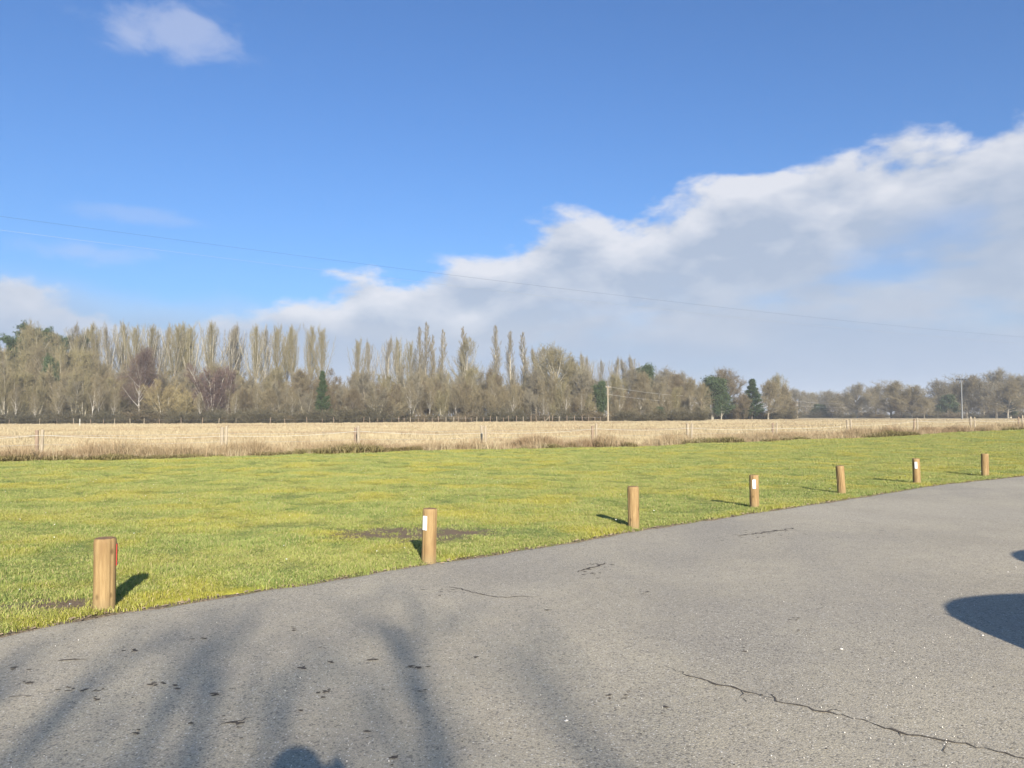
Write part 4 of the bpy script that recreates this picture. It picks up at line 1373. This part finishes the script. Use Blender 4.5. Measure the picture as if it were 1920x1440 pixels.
# ------------------------------------------------------------------ fences
M_POST = make_wood('weathered_post', (0.26, 0.215, 0.15), (0.40, 0.34, 0.25), (0.19, 0.155, 0.11))
M_POSTD = make_wood('dark_post', (0.20, 0.145, 0.10), (0.30, 0.225, 0.16), (0.14, 0.105, 0.075))
M_TAPE = flat_mat('white_tape', (0.52, 0.50, 0.43), 0.6)
M_WIRE = flat_mat('galvanised_wire', (0.42, 0.42, 0.42), 0.45, metal=0.7)
M_CABLE = flat_mat('black_cable', (0.035, 0.036, 0.038), 0.5)
M_CABLE2 = flat_mat('aluminium_cable', (0.62, 0.62, 0.62), 0.45)


def post_mesh(h, r, seed, S=10):
    rd = random.Random(seed)
    v, f = [], []
    rows = [-0.3, 0.0, h * 0.35, h * 0.7, h - 0.02, h]
    for zi, z_ in enumerate(rows):
        q = r * (1 + rd.uniform(-0.05, 0.05)) * (0.8 if zi == len(rows) - 1 else 1)
        for k in range(S):
            a = 2 * math.pi * k / S
            v.append((q * math.cos(a) * (1 + rd.uniform(-.04, .04)), q * math.sin(a), z_ + (rd.uniform(-0.01, 0.01) if zi == len(rows) - 1 else 0)))
    for zi in range(len(rows) - 1):
        for k in range(S):
            f.append((zi * S + k, zi * S + (k + 1) % S, (zi + 1) * S + (k + 1) % S, (zi + 1) * S + k))
    f.append(tuple((len(rows) - 1) * S + k for k in range(S)))
    me = bpy.data.meshes.new('post'); me.from_pydata(v, [], f)
    return me


def strand(name, pts, r, mat, parent, sag=0.0, seg=8, ribbon=None):
    P = []
    for a, b in zip(pts[:-1], pts[1:]):
        for k in range(seg):
            q = k / seg
            p = Vector(a).lerp(Vector(b), q)
            p.z -= sag * 4 * q * (1 - q)
            P.append(p)
    P.append(Vector(pts[-1]))
    A = np.array([[tuple(p) for p in P]])
    R = np.full((1, len(P)), r)
    V, Q = tube(A, R, 5)
    if ribbon:
        c = A[0].repeat(5, 0)
        V = c + (V - c) * np.array([0.5, 0.5, ribbon])
    return link(name, mesh_np(name, V, Q), mat, parent)


POSTPX = (78, 423, 673, 911, 1118, 1297, 1456, 1597, 1721, 1828, 1918, 1995)


def on_line(px, off):
    """where the sight line of a post meets the fence line"""
    u, _ = ray_uv(px, 820)
    X = u * (38.6 + off) / (1 - 0.60 * u)
    return X, float(fence_y(X)) + off


P_LIGHT = [post_mesh(1.12, 0.060, 5), post_mesh(1.08, 0.055, 6), post_mesh(1.16, 0.062, 7)]
P_DARKM = [post_mesh(1.10, 0.072, 8), post_mesh(1.04, 0.065, 9)]
fe = empty('tape_fence', (*on_line(911, 0.0), 0))
tag(fe, 'meadow fence of pale wooden posts strung with white tape', 'fence')
o0 = Vector(fe.location)
tops = []
frnd = random.Random(4)
for k, px in enumerate((-320,) + POSTPX):
    X, Y = on_line(px, 0.0)
    p = link('post', P_LIGHT[k % 3], M_POST, fe, (X - o0.x, Y - o0.y, Tf(X, Y)))
    p.rotation_euler = (math.radians(frnd.uniform(-2, 2)), math.radians(frnd.uniform(-2.5, 2.5)), frnd.uniform(0, 6))
    tops.append((X - o0.x, Y - o0.y - 0.055, Tf(X, Y) + frnd.uniform(0.70, 0.92)))
strand('tape', tops, 0.0045, M_TAPE, fe, 0.10, 10, ribbon=1.5)
fe2 = empty('wire_fence', (*on_line(911, 1.1), 0))
tag(fe2, 'second meadow fence of darker stakes and thin wire close behind the tape fence', 'fence')
o0 = Vector(fe2.location)
tops, lows = [], []
for k, px in enumerate((-300, 70, 416) + tuple(p - 7 for p in POSTPX[2:])):
    X, Y = on_line(px, 1.1)
    p = link('post', P_DARKM[k % 2], M_POSTD if k % 3 else M_POST, fe2, (X - o0.x, Y - o0.y, Tf(X, Y)))
    p.rotation_euler = (math.radians(frnd.uniform(-2, 2)), math.radians(frnd.uniform(-2, 2)), frnd.uniform(0, 6))
    tops.append((X - o0.x, Y - o0.y - 0.06, Tf(X, Y) + 0.85)); lows.append((X - o0.x, Y - o0.y - 0.06, Tf(X, Y) + 0.5))
strand('wire', tops, 0.004, M_WIRE, fe2, 0.04, 6)
strand('wire', lows, 0.004, M_WIRE, fe2, 0.05, 6)

# far fence in front of the wood
fe3 = empty('wood_edge_fence', (0, 181, 0))
tag(fe3, 'row of small pale posts along the foot of the wood', 'fence')
P_FAR = [post_mesh(1.35, 0.07, 15, 6), post_mesh(1.15, 0.06, 16, 6), post_mesh(1.5, 0.07, 17, 6)]
for q_, m_ in zip(P_FAR, (M_POST, M_POSTD, M_POSTD)):
    q_.materials.append(m_)
line1 = []
px = -30.0
while px < 1130:
    Y = 181 + frnd.uniform(-0.5, 0.5)
    X = at_px(px, Y)
    p = link('post', P_FAR[frnd.randrange(3)], None, fe3, (X, Y - 181, Tf(X, Y)))
    p.rotation_euler = (0, math.radians(frnd.uniform(-5, 5)), 0)
    line1.append((X, Y - 181 - 0.08, Tf(X, Y) + 1.0))
    px += frnd.uniform(20, 42) if px < 620 else frnd.uniform(9, 15)
strand('wire', line1, 0.006, M_WIRE, fe3, 0.0, 1)
X = at_px(150, 140)
mp = link('marker_post', post_mesh(1.35, 0.06, 77, 8), M_TAPE, None, (X, 140, Tf(X, 140)))
tag(mp, 'short white marker post alone in the dry meadow', 'post')
# little braced strainer post at the wood edge
X = at_px(1030, 180)
st_ = empty('brace_post', (X, 180, Tf(X, 180)))
tag(st_, 'pale strainer post with a slanting brace at the wood edge', 'post')
link('post', P_FAR[2], M_POST, st_)
b_ = link('brace', post_mesh(1.7, 0.06, 78, 6), M_POST, st_, (-1.15, 0, 0.02))
b_.rotation_euler = (0, math.radians(44), 0)

# ------------------------------------------------------------------ poles, wires and mast
M_POLE = make_wood('pole_wood', (0.33, 0.275, 0.195), (0.44, 0.375, 0.28), (0.27, 0.22, 0.155))
M_POLE2 = make_wood('old_pole', (0.27, 0.22, 0.16), (0.38, 0.31, 0.23), (0.22, 0.18, 0.13))
M_GREYMETAL = flat_mat('grey_metal', (0.17, 0.175, 0.175), 0.5, metal=0.5)
M_LAMPDARK = flat_mat('lamp_housing', (0.04, 0.042, 0.045), 0.5)
M_GLASS = flat_mat('lamp_glass', (0.10, 0.11, 0.12), 0.15)
M_INSUL = flat_mat('insulator', (0.62, 0.60, 0.55), 0.3)


def box(name, cx_, cy_, cz_, sx, sy, sz, mat, parent, bev=0.0):
    bm = bmesh.new()
    bmesh.ops.create_cube(bm, size=1)
    for v_ in bm.verts:
        v_.co = (v_.co.x * sx, v_.co.y * sy, v_.co.z * sz)
    if bev:
        bmesh.ops.bevel(bm, geom=bm.edges[:], offset=bev, segments=2, affect='EDGES')
    me = bpy.data.meshes.new(name); bm.to_mesh(me); bm.free()
    return link(name, me, mat, parent, (cx_, cy_, cz_))


def pole(x_, y_, h_, r_, mat, label, group, arm=0.0, rz=0.0, name='utility_pole'):
    e = empty(name, (x_, y_, Tf(x_, y_)), rz)
    tag(e, label, 'pole', group)
    P = np.array([[(0, 0, z_) for z_ in np.linspace(-0.5, h_, 7)]]); R = r_ * np.linspace(1, 0.66, 7)[None, :]
    V, Q = tube(P, R, 10)
    link('shaft', mesh_np('shaft', V, Q), mat, e, smooth=True)
    bm = bmesh.new(); bmesh.ops.create_cone(bm, cap_ends=True, segments=10, radius1=r_ * 0.72, radius2=0.01, depth=r_ * 0.5)
    me = bpy.data.meshes.new('cap'); bm.to_mesh(me); bm.free()
    link('cap', me, M_GREYMETAL, e, (0, 0, h_ + r_ * 0.2))
    if arm:
        box('crossarm', 0, -r_ * 0.8, h_ - 0.25, arm, 0.10, 0.12, mat, e, 0.01)
        for sx in (-0.45, 0.45):
            bm = bmesh.new(); bmesh.ops.create_cone(bm, cap_ends=True, segments=8, radius1=0.05, radius2=0.03, depth=0.16)
            me = bpy.data.meshes.new('insulator'); bm.to_mesh(me); bm.free()
            link('insulator', me, M_INSUL, e, (sx * arm, -r_ * 0.8, h_ - 0.12))
    return e


POLES = [(1140, 724, 178, 0.15, M_POLE, 'tall pale wooden pole with crossarm beside the dark evergreen'), (1316, 743, 236, 0.15, M_POLE2, 'wooden pole in front of the rounded tan tree'),
         (1495, 752, 330, 0.15, M_POLE2, 'wooden pole standing in the gap of the tree line'), (1615, 757, 415, 0.16, M_POLE, 'farthest wooden pole in front of the far trees')]
hi, lo = [], []
for k, (px, top, Y, r_, mt, lb) in enumerate(POLES):
    X = at_px(px, Y); h_ = top_h(px, top, Y)
    pole(X, Y, h_, r_, mt, lb, 'wooden poles across the meadow', 1.3 if k == 0 else 0.9, 0.5)
    hi.append((X, Y - 0.1, Tf(X, Y) + h_ - 0.1)); lo.append((X, Y - 0.1, Tf(X, Y) + h_ - 1.9))
for k, (a, lb) in enumerate(((hi, 'upper pale cable strung between the meadow poles'), (lo, 'lower pale cable strung between the meadow poles'))):
    c = strand('overhead_cable', a, 0.016, M_CABLE2, None, 0.5, 10)
    tag(c, lb, 'cable', 'cables between the meadow poles')

# two long overhead wires crossing the sky, carried by poles outside the view
ua, va = ray_uv(-160, 384); Ya = 38.0
ub, vb = ray_uv(2030, 640); Yb = 108.0
A_ = Vector((ua * Ya, Ya, CAM_H + va * Ya)); B_ = Vector((ub * Yb, Yb, CAM_H + vb * Yb))
pa = pole(A_.x, A_.y + 0.15, A_.z + 0.2 - Tf(A_.x, A_.y), 0.15, M_POLE2, 'tall wooden pole carrying the two sky wires, lawn side', 'poles of the long wires', 0, 0)
pb = pole(B_.x, B_.y + 0.15, B_.z + 0.2 - Tf(B_.x, B_.y), 0.15, M_POLE2, 'tall wooden pole carrying the two sky wires, meadow side', 'poles of the long wires', 0, 0)
tag(strand('overhead_wire', [A_, B_], 0.0048, M_CABLE, None, 0.75, 40), 'upper dark overhead wire slanting across the sky', 'wire', 'overhead wires crossing the sky')
tag(strand('overhead_wire', [A_ - Vector((0, 0, 0.72)), B_ - Vector((0, 0, 0.85))], 0.005, M_WIRE, None, 0.75, 40), 'lower pale overhead wire slanting across the sky', 'wire', 'overhead wires crossing the sky')

# floodlight mast
Y = 235.0; X = at_px(1804, Y); h_ = top_h(1804, 713, Y)
ma = empty('floodlight_mast', (X, Y, Tf(X, Y)))
tag(ma, 'tall grey mast with a wide dark lamp head before the far trees', 'mast')
P = np.array([[(0, 0, z_) for z_ in np.linspace(-0.3, h_, 6)]]); V, Q = tube(P, 0.26 * np.linspace(1, 0.55, 6)[None, :], 10)
link('shaft', mesh_np('shaft', V, Q), M_GREYMETAL, ma, smooth=True)
box('crossbar', 0, 0, h_ + 0.05, 3.2, 0.16, 0.16, M_LAMPDARK, ma, 0.02)
for sx in (-1.25, -0.45, 0.45, 1.25):
    lf = box('floodlight', sx, -0.25, h_ + 0.28, 0.62, 0.55, 0.34, M_LAMPDARK, ma, 0.03)
    lf.rotation_euler = (0.35, 0, 0)
    box('lamp_glass', 0, -0.285, 0, 0.52, 0.02, 0.26, M_GLASS, lf)

# low pale rail fence in the gap
Y = 330.0
rf = empty('rail_fence', (at_px(1474, Y), Y, Tf(at_px(1474, Y), Y)))
tag(rf, 'short pale rail fence beside the tan tree at the gap', 'fence')
for k in range(4):
    link('post', P_FAR[0], M_POST, rf, (k * 2.0 - 1, 0, 0))
for zz in (0.6, 1.15):
    box('rail', 2.0, -0.1, zz, 6.4, 0.06, 0.10, M_POST, rf, 0.01)


# ------------------------------------------------------------------ cars parked beside the viewpoint (their shadows reach into view)
M_GLASSC = flat_mat('car_glass', (0.02, 0.025, 0.03), 0.06, spec=0.6)
M_TYRE = flat_mat('tyre_rubber', (0.022, 0.022, 0.023), 0.85)
M_RIM = flat_mat('alloy_rim', (0.55, 0.56, 0.57), 0.3, metal=0.9)
M_TRIM = flat_mat('black_trim', (0.03, 0.03, 0.032), 0.55)
M_TAIL = flat_mat('tail_lamp_red', (0.38, 0.012, 0.01), 0.15, spec=0.6)
M_HEAD = flat_mat('head_lamp', (0.75, 0.77, 0.80), 0.1, spec=0.6)
M_PLATE = flat_mat('number_plate', (0.75, 0.62, 0.08), 0.4)


def car(name, loc, rz, paint, label):
    """hatchback, tail at local x = 0, nose towards +x"""
    e = empty(name, loc, rz)
    tag(e, label, 'car', 'cars parked beside the road')
    # stations: x, half width, bottom, belt, roof, roof half width
    ST = [(0.00, 0.70, 0.42, 0.80, 0.86, 0.62), (0.06, 0.82, 0.30, 0.95, 1.04, 0.68), (0.20, 0.86, 0.24, 0.98, 1.34, 0.30), (0.42, 0.88, 0.20, 0.98, 1.50, 0.44), (0.9, 0.89, 0.19, 0.97, 1.57, 0.60),
          (1.7, 0.89, 0.19, 0.96, 1.58, 0.64), (2.3, 0.89, 0.19, 0.95, 1.52, 0.63), (2.75, 0.89, 0.19, 0.95, 1.28, 0.64), (3.08, 0.88, 0.19, 0.95, 1.03, 0.68), (3.5, 0.86, 0.20, 0.88, 0.93, 0.66), (3.85, 0.82, 0.24, 0.78, 0.83, 0.60), (4.02, 0.70, 0.34, 0.64, 0.70, 0.50)]
    bm = bmesh.new()
    rings = []
    for (x_, hw, zb, zl, zr, rw) in ST:
        half = [(0.0, zb), (hw * 0.86, zb), (hw, zb + 0.14), (hw, (zb + zl) / 2 + 0.08), (hw * 0.975, zl), (rw + (hw * 0.975 - rw) * 0.35, zl + (zr - zl) * 0.62), (rw, zr - 0.045), (rw * 0.82, zr - 0.006), (0.0, zr)]
        pts = half + [(-a_, b_) for a_, b_ in half[-2:0:-1]]
        rings.append([bm.verts.new((x_, a_, b_)) for a_, b_ in pts])
    n_ = len(rings[0])
    for r0_, r1_ in zip(rings[:-1], rings[1:]):
        for k in range(n_):
            bm.faces.new((r0_[k], r0_[(k + 1) % n_], r1_[(k + 1) % n_], r1_[k]))
    bm.faces.new(rings[0][::-1]); bm.faces.new(rings[-1])
    bmesh.ops.recalc_face_normals(bm, faces=bm.faces[:])
    me = bpy.data.meshes.new('body'); bm.to_mesh(me); bm.free()
    body = link('body', me, paint, e, smooth=True)
    sd = body.modifiers.new('round', 'SUBSURF'); sd.levels = 2; sd.render_levels = 2

    def sheet(nm, pts, mat, parent=e, th=0.012):
        """thin glazed panel from its corner points"""
        c = sum((Vector(p) for p in pts), Vector()) / len(pts)
        nv = (Vector(pts[1]) - Vector(pts[0])).cross(Vector(pts[2]) - Vector(pts[0])).normalized()
        if nv.dot(c - Vector((2.0, 0, 0.9))) < 0:
            nv = -nv
        b2 = bmesh.new()
        lo_ = [b2.verts.new(Vector(p) - nv * th) for p in pts]; hi_ = [b2.verts.new(Vector(p) + nv * th) for p in pts]
        b2.faces.new(hi_); b2.faces.new(lo_[::-1])
        m_ = len(pts)
        for k in range(m_):
            b2.faces.new((lo_[k], lo_[(k + 1) % m_], hi_[(k + 1) % m_], hi_[k]))
        bmesh.ops.recalc_face_normals(b2, faces=b2.faces[:])
        m2 = bpy.data.meshes.new(nm); b2.to_mesh(m2); b2.free()
        return link(nm, m2, mat, parent)
    for s_ in (1, -1):
        sheet('side_window', [(0.75, s_ * 0.83, 1.02), (1.70, s_ * 0.83, 1.01), (1.70, s_ * 0.685, 1.44), (0.95, s_ * 0.69, 1.43)], M_GLASSC)
        sheet('side_window', [(1.78, s_ * 0.83, 1.01), (2.68, s_ * 0.83, 1.00), (2.42, s_ * 0.70, 1.36), (1.78, s_ * 0.685, 1.44)], M_GLASSC)
        sheet('tail_lamp', [(0.03, s_ * 0.66, 0.80), (0.13, s_ * 0.83, 0.80), (0.14, s_ * 0.80, 1.0), (0.06, s_ * 0.62, 1.0)], M_TAIL)
        sheet('headlamp', [(3.98, s_ * 0.50, 0.60), (3.80, s_ * 0.80, 0.62), (3.70, s_ * 0.79, 0.76), (3.93, s_ * 0.50, 0.70)], M_HEAD)
        mr = box('wing_mirror', 2.62, s_ * 0.97, 1.02, 0.12, 0.20, 0.13, paint, e, 0.04)
        hd = box('door_handle', 1.35, s_ * 0.895, 0.84, 0.20, 0.03, 0.035, M_TRIM, e, 0.01)
    sheet('rear_window', [(0.12, -0.58, 1.05), (0.12, 0.58, 1.05), (0.27, 0.34, 1.36), (0.27, -0.34, 1.36)], M_GLASSC)
    sheet('windscreen', [(2.98, -0.64, 1.04), (2.98, 0.64, 1.04), (2.42, 0.54, 1.44), (2.42, -0.54, 1.44)], M_GLASSC)
    box('rear_bumper', 0.04, 0, 0.45, 0.10, 1.45, 0.20, M_TRIM, e, 0.04)
    box('front_grille', 3.99, 0, 0.46, 0.06, 0.95, 0.20, M_TRIM, e, 0.02)
    box('number_plate', -0.012, 0, 0.72, 0.02, 0.52, 0.11, M_PLATE, e)
    for x_ in (0.72, 3.22):
        for s_ in (1, -1):
            bm = bmesh.new()
            bmesh.ops.create_cone(bm, cap_ends=True, segments=28, radius1=0.31, radius2=0.31, depth=0.20)
            bmesh.ops.bevel(bm, geom=[q for q in bm.edges if abs(q.verts[0].co.z - q.verts[1].co.z) < 1e-4], offset=0.04, segments=2, affect='EDGES')
            m2 = bpy.data.meshes.new('wheel'); bm.to_mesh(m2); bm.free()
            wh = link('wheel', m2, M_TYRE, e, (x_, s_ * 0.80, 0.31))
            wh.rotation_euler = (math.pi / 2, 0, 0)
            bm = bmesh.new()
            bmesh.ops.create_cone(bm, cap_ends=True, segments=24, radius1=0.20, radius2=0.20, depth=0.02)
            m2 = bpy.data.meshes.new('rim'); bm.to_mesh(m2); bm.free()
            link('rim', m2, M_RIM, wh, (0, 0, -s_ * 0.105))
    return e


PAINT1 = flat_mat('car_paint_silver', (0.50, 0.51, 0.52), 0.28, metal=0.4, spec=0.6)
PAINT2 = flat_mat('car_paint_blue', (0.03, 0.07, 0.17), 0.25, spec=0.6)
car('parked_car', (4.02, 2.76, 0.012), math.radians(4), PAINT1, 'silver hatchback parked tail-first beside the viewpoint')
car('parked_car', (6.10, 5.12, 0.012), math.radians(4), PAINT2, 'dark blue hatchback parked beyond the silver one')

# ------------------------------------------------------------------ the person taking the picture
M_CLOTH, nt_, b_s = mat_new('coat_trousers_skin')
tc_ = nt_.n('ShaderNodeTexCoord').outputs['Object']
sx_ = nt_.n('ShaderNodeSeparateXYZ'); nt_.set(sx_.inputs[0], tc_)
cl_ = nt_.mix(nt_.noise(tc_, 30, 5, 0.6), (0.035, 0.04, 0.05), (0.06, 0.065, 0.075))
cl_ = nt_.mix(nt_.m('LESS_THAN', sx_.outputs[2], 0.86), cl_, (0.05, 0.075, 0.13))
cl_ = nt_.mix(nt_.m('LESS_THAN', sx_.outputs[2], 0.09), cl_, (0.10, 0.06, 0.035))
cl_ = nt_.mix(nt_.m('MULTIPLY', nt_.m('GREATER_THAN', sx_.outputs[1], 0.375), nt_.m('GREATER_THAN', sx_.outputs[2], 1.40)), cl_, (0.52, 0.34, 0.26))
cl_ = nt_.mix(nt_.m('MULTIPLY', nt_.m('GREATER_THAN', sx_.outputs[2], 1.475), nt_.m('LESS_THAN', nt_.m('ABSOLUTE', sx_.outputs[0]), 0.105)), cl_, (0.52, 0.34, 0.26))
nt_.set(b_s.inputs['Base Color'], cl_)
M_SKIN = flat_mat('skin', (0.52, 0.34, 0.26), 0.6)
M_HAIR = flat_mat('hair_brown', (0.07, 0.045, 0.03), 0.7)
M_PHONE = flat_mat('phone_black', (0.02, 0.02, 0.022), 0.2, spec=0.6)
pe = empty('person', (0.02, -0.46, 0.012))
pe.scale = (1.035, 1.0, 1.035)
tag(pe, 'person in a dark coat holding up a phone to take the picture', 'person')
V_, E_, R_ = [], [], []


def jv(p, r, par=None):
    V_.append(p); R_.append(r)
    if par is not None:
        E_.append((par, len(V_) - 1))
    return len(V_) - 1


pelvis = jv((0, 0, 0.95), 0.15)
waist = jv((0, 0.0, 1.10), 0.135, pelvis)
chest = jv((0, 0.0, 1.30), 0.15, waist)
neck0 = jv((0, 0.01, 1.44), 0.075, chest)
neck = jv((0, 0.02, 1.51), 0.055, neck0)
jaw = jv((0, 0.045, 1.56), 0.070, neck)
face = jv((0, 0.04, 1.63), 0.082, jaw)
crown_ = jv((0, 0.025, 1.695), 0.066, face)
nose = jv((0, 0.135, 1.615), 0.012, face)
for s_ in (1, -1):
    jv((s_ * 0.088, 0.03, 1.61), 0.014, face)
    sh = jv((s_ * 0.17, 0.0, 1.40), 0.075, chest)
    up = jv((s_ * 0.22, 0.06, 1.26), 0.058, sh)
    el = jv((s_ * 0.235, 0.14, 1.17), 0.050, up)
    fa = jv((s_ * 0.18, 0.29, 1.34), 0.042, el)
    wr = jv((s_ * 0.125, 0.385, 1.455), 0.030, fa)
    pm = jv((s_ * 0.105, 0.405, 1.500), 0.024, wr)
    for k, (dz_, ln) in enumerate(((0.045, 0.050), (0.025, 0.056), (0.005, 0.052), (-0.014, 0.042))):
        k1 = jv((s_ * 0.100, 0.425, 1.502 + dz_ * 0.7), 0.0095, pm)
        k2 = jv((s_ * 0.080, 0.436, 1.504 + dz_), 0.0085, k1)
        jv((s_ * (0.080 - ln * 0.5), 0.438, 1.504 + dz_), 0.0075, k2)
    t1 = jv((s_ * 0.085, 0.398, 1.492), 0.011, pm)
    jv((s_ * 0.062, 0.402, 1.496), 0.009, t1)
    hp = jv((s_ * 0.10, 0, 0.88), 0.105, pelvis)
    th_ = jv((s_ * 0.12, 0.01, 0.66), 0.085, hp)
    kn = jv((s_ * 0.125, 0.02, 0.48), 0.062, th_)
    cf = jv((s_ * 0.13, -0.01, 0.32), 0.060, kn)
    ak = jv((s_ * 0.13, -0.01, 0.10), 0.042, cf)
    hl = jv((s_ * 0.13, 0.0, 0.045), 0.045, ak)
    jv((s_ * 0.15, 0.15, 0.035), 0.035, hl)
me = bpy.data.meshes.new('body'); me.from_pydata(V_, E_, [])
bo = link('body', me, M_CLOTH, pe)
sk = bo.modifiers.new('skin', 'SKIN')
for i_, sv_ in enumerate(me.skin_vertices[0].data):
    sv_.radius = (R_[i_], R_[i_])
    sv_.use_root = (i_ == pelvis)
bo.modifiers.new('smooth', 'SUBSURF').levels = 2
bm = bmesh.new(); bmesh.ops.create_uvsphere(bm, u_segments=20, v_segments=12, radius=0.108)
for v_ in list(bm.verts):
    if v_.co.y > 0.045 and v_.co.z < 0.045:
        v_.co.y = 0.045
    v_.co.z *= 1.05
me = bpy.data.meshes.new('hair'); bm.to_mesh(me); bm.free()
link('hair', me, M_HAIR, pe, (0, 0.005, 1.665), smooth=True)
bm = bmesh.new(); bmesh.ops.create_uvsphere(bm, u_segments=20, v_segments=12, radius=0.088)
for v_ in bm.verts:
    v_.co.z *= 1.25
    if v_.co.y > 0.08:
        v_.co.y += 0.006
me = bpy.data.meshes.new('face'); bm.to_mesh(me); bm.free()
link('face', me, M_SKIN, pe, (0, 0.042, 1.615), smooth=True)
ph = box('phone', 0.02, -0.036, 1.556, 0.15, 0.008, 0.072, M_PHONE, None, 0.003)
tag(ph, 'thin black phone held upright in both hands', 'phone')

# ------------------------------------------------------------------ thin winter haze
def haze_box():
    bm = bmesh.new()
    bmesh.ops.create_cube(bm, size=1)
    for v_ in bm.verts:
        v_.co = (v_.co.x * 7600, v_.co.y * 5600 + 2400, (v_.co.z + 0.5) * 62 - 2.0)
    me = bpy.data.meshes.new('haze'); bm.to_mesh(me); bm.free()
    m = bpy.data.materials.new('haze_air'); m.use_nodes = True
    nt = NT(m.node_tree)
    pv = nt.n('ShaderNodeVolumePrincipled')
    pv.inputs['Color'].default_value = (0.86, 0.92, 1.0, 1)
    pv.inputs['Density'].default_value = 0.00034
    pv.inputs['Anisotropy'].default_value = 0.0
    o_ = nt.n('ShaderNodeOutputMaterial')
    nt.set(o_.inputs['Volume'], pv.outputs[0])
    o = link('haze', me, m)
    tag(o, 'thin pale blue winter haze over the meadow and trees', 'haze', kind='stuff')


haze_box()
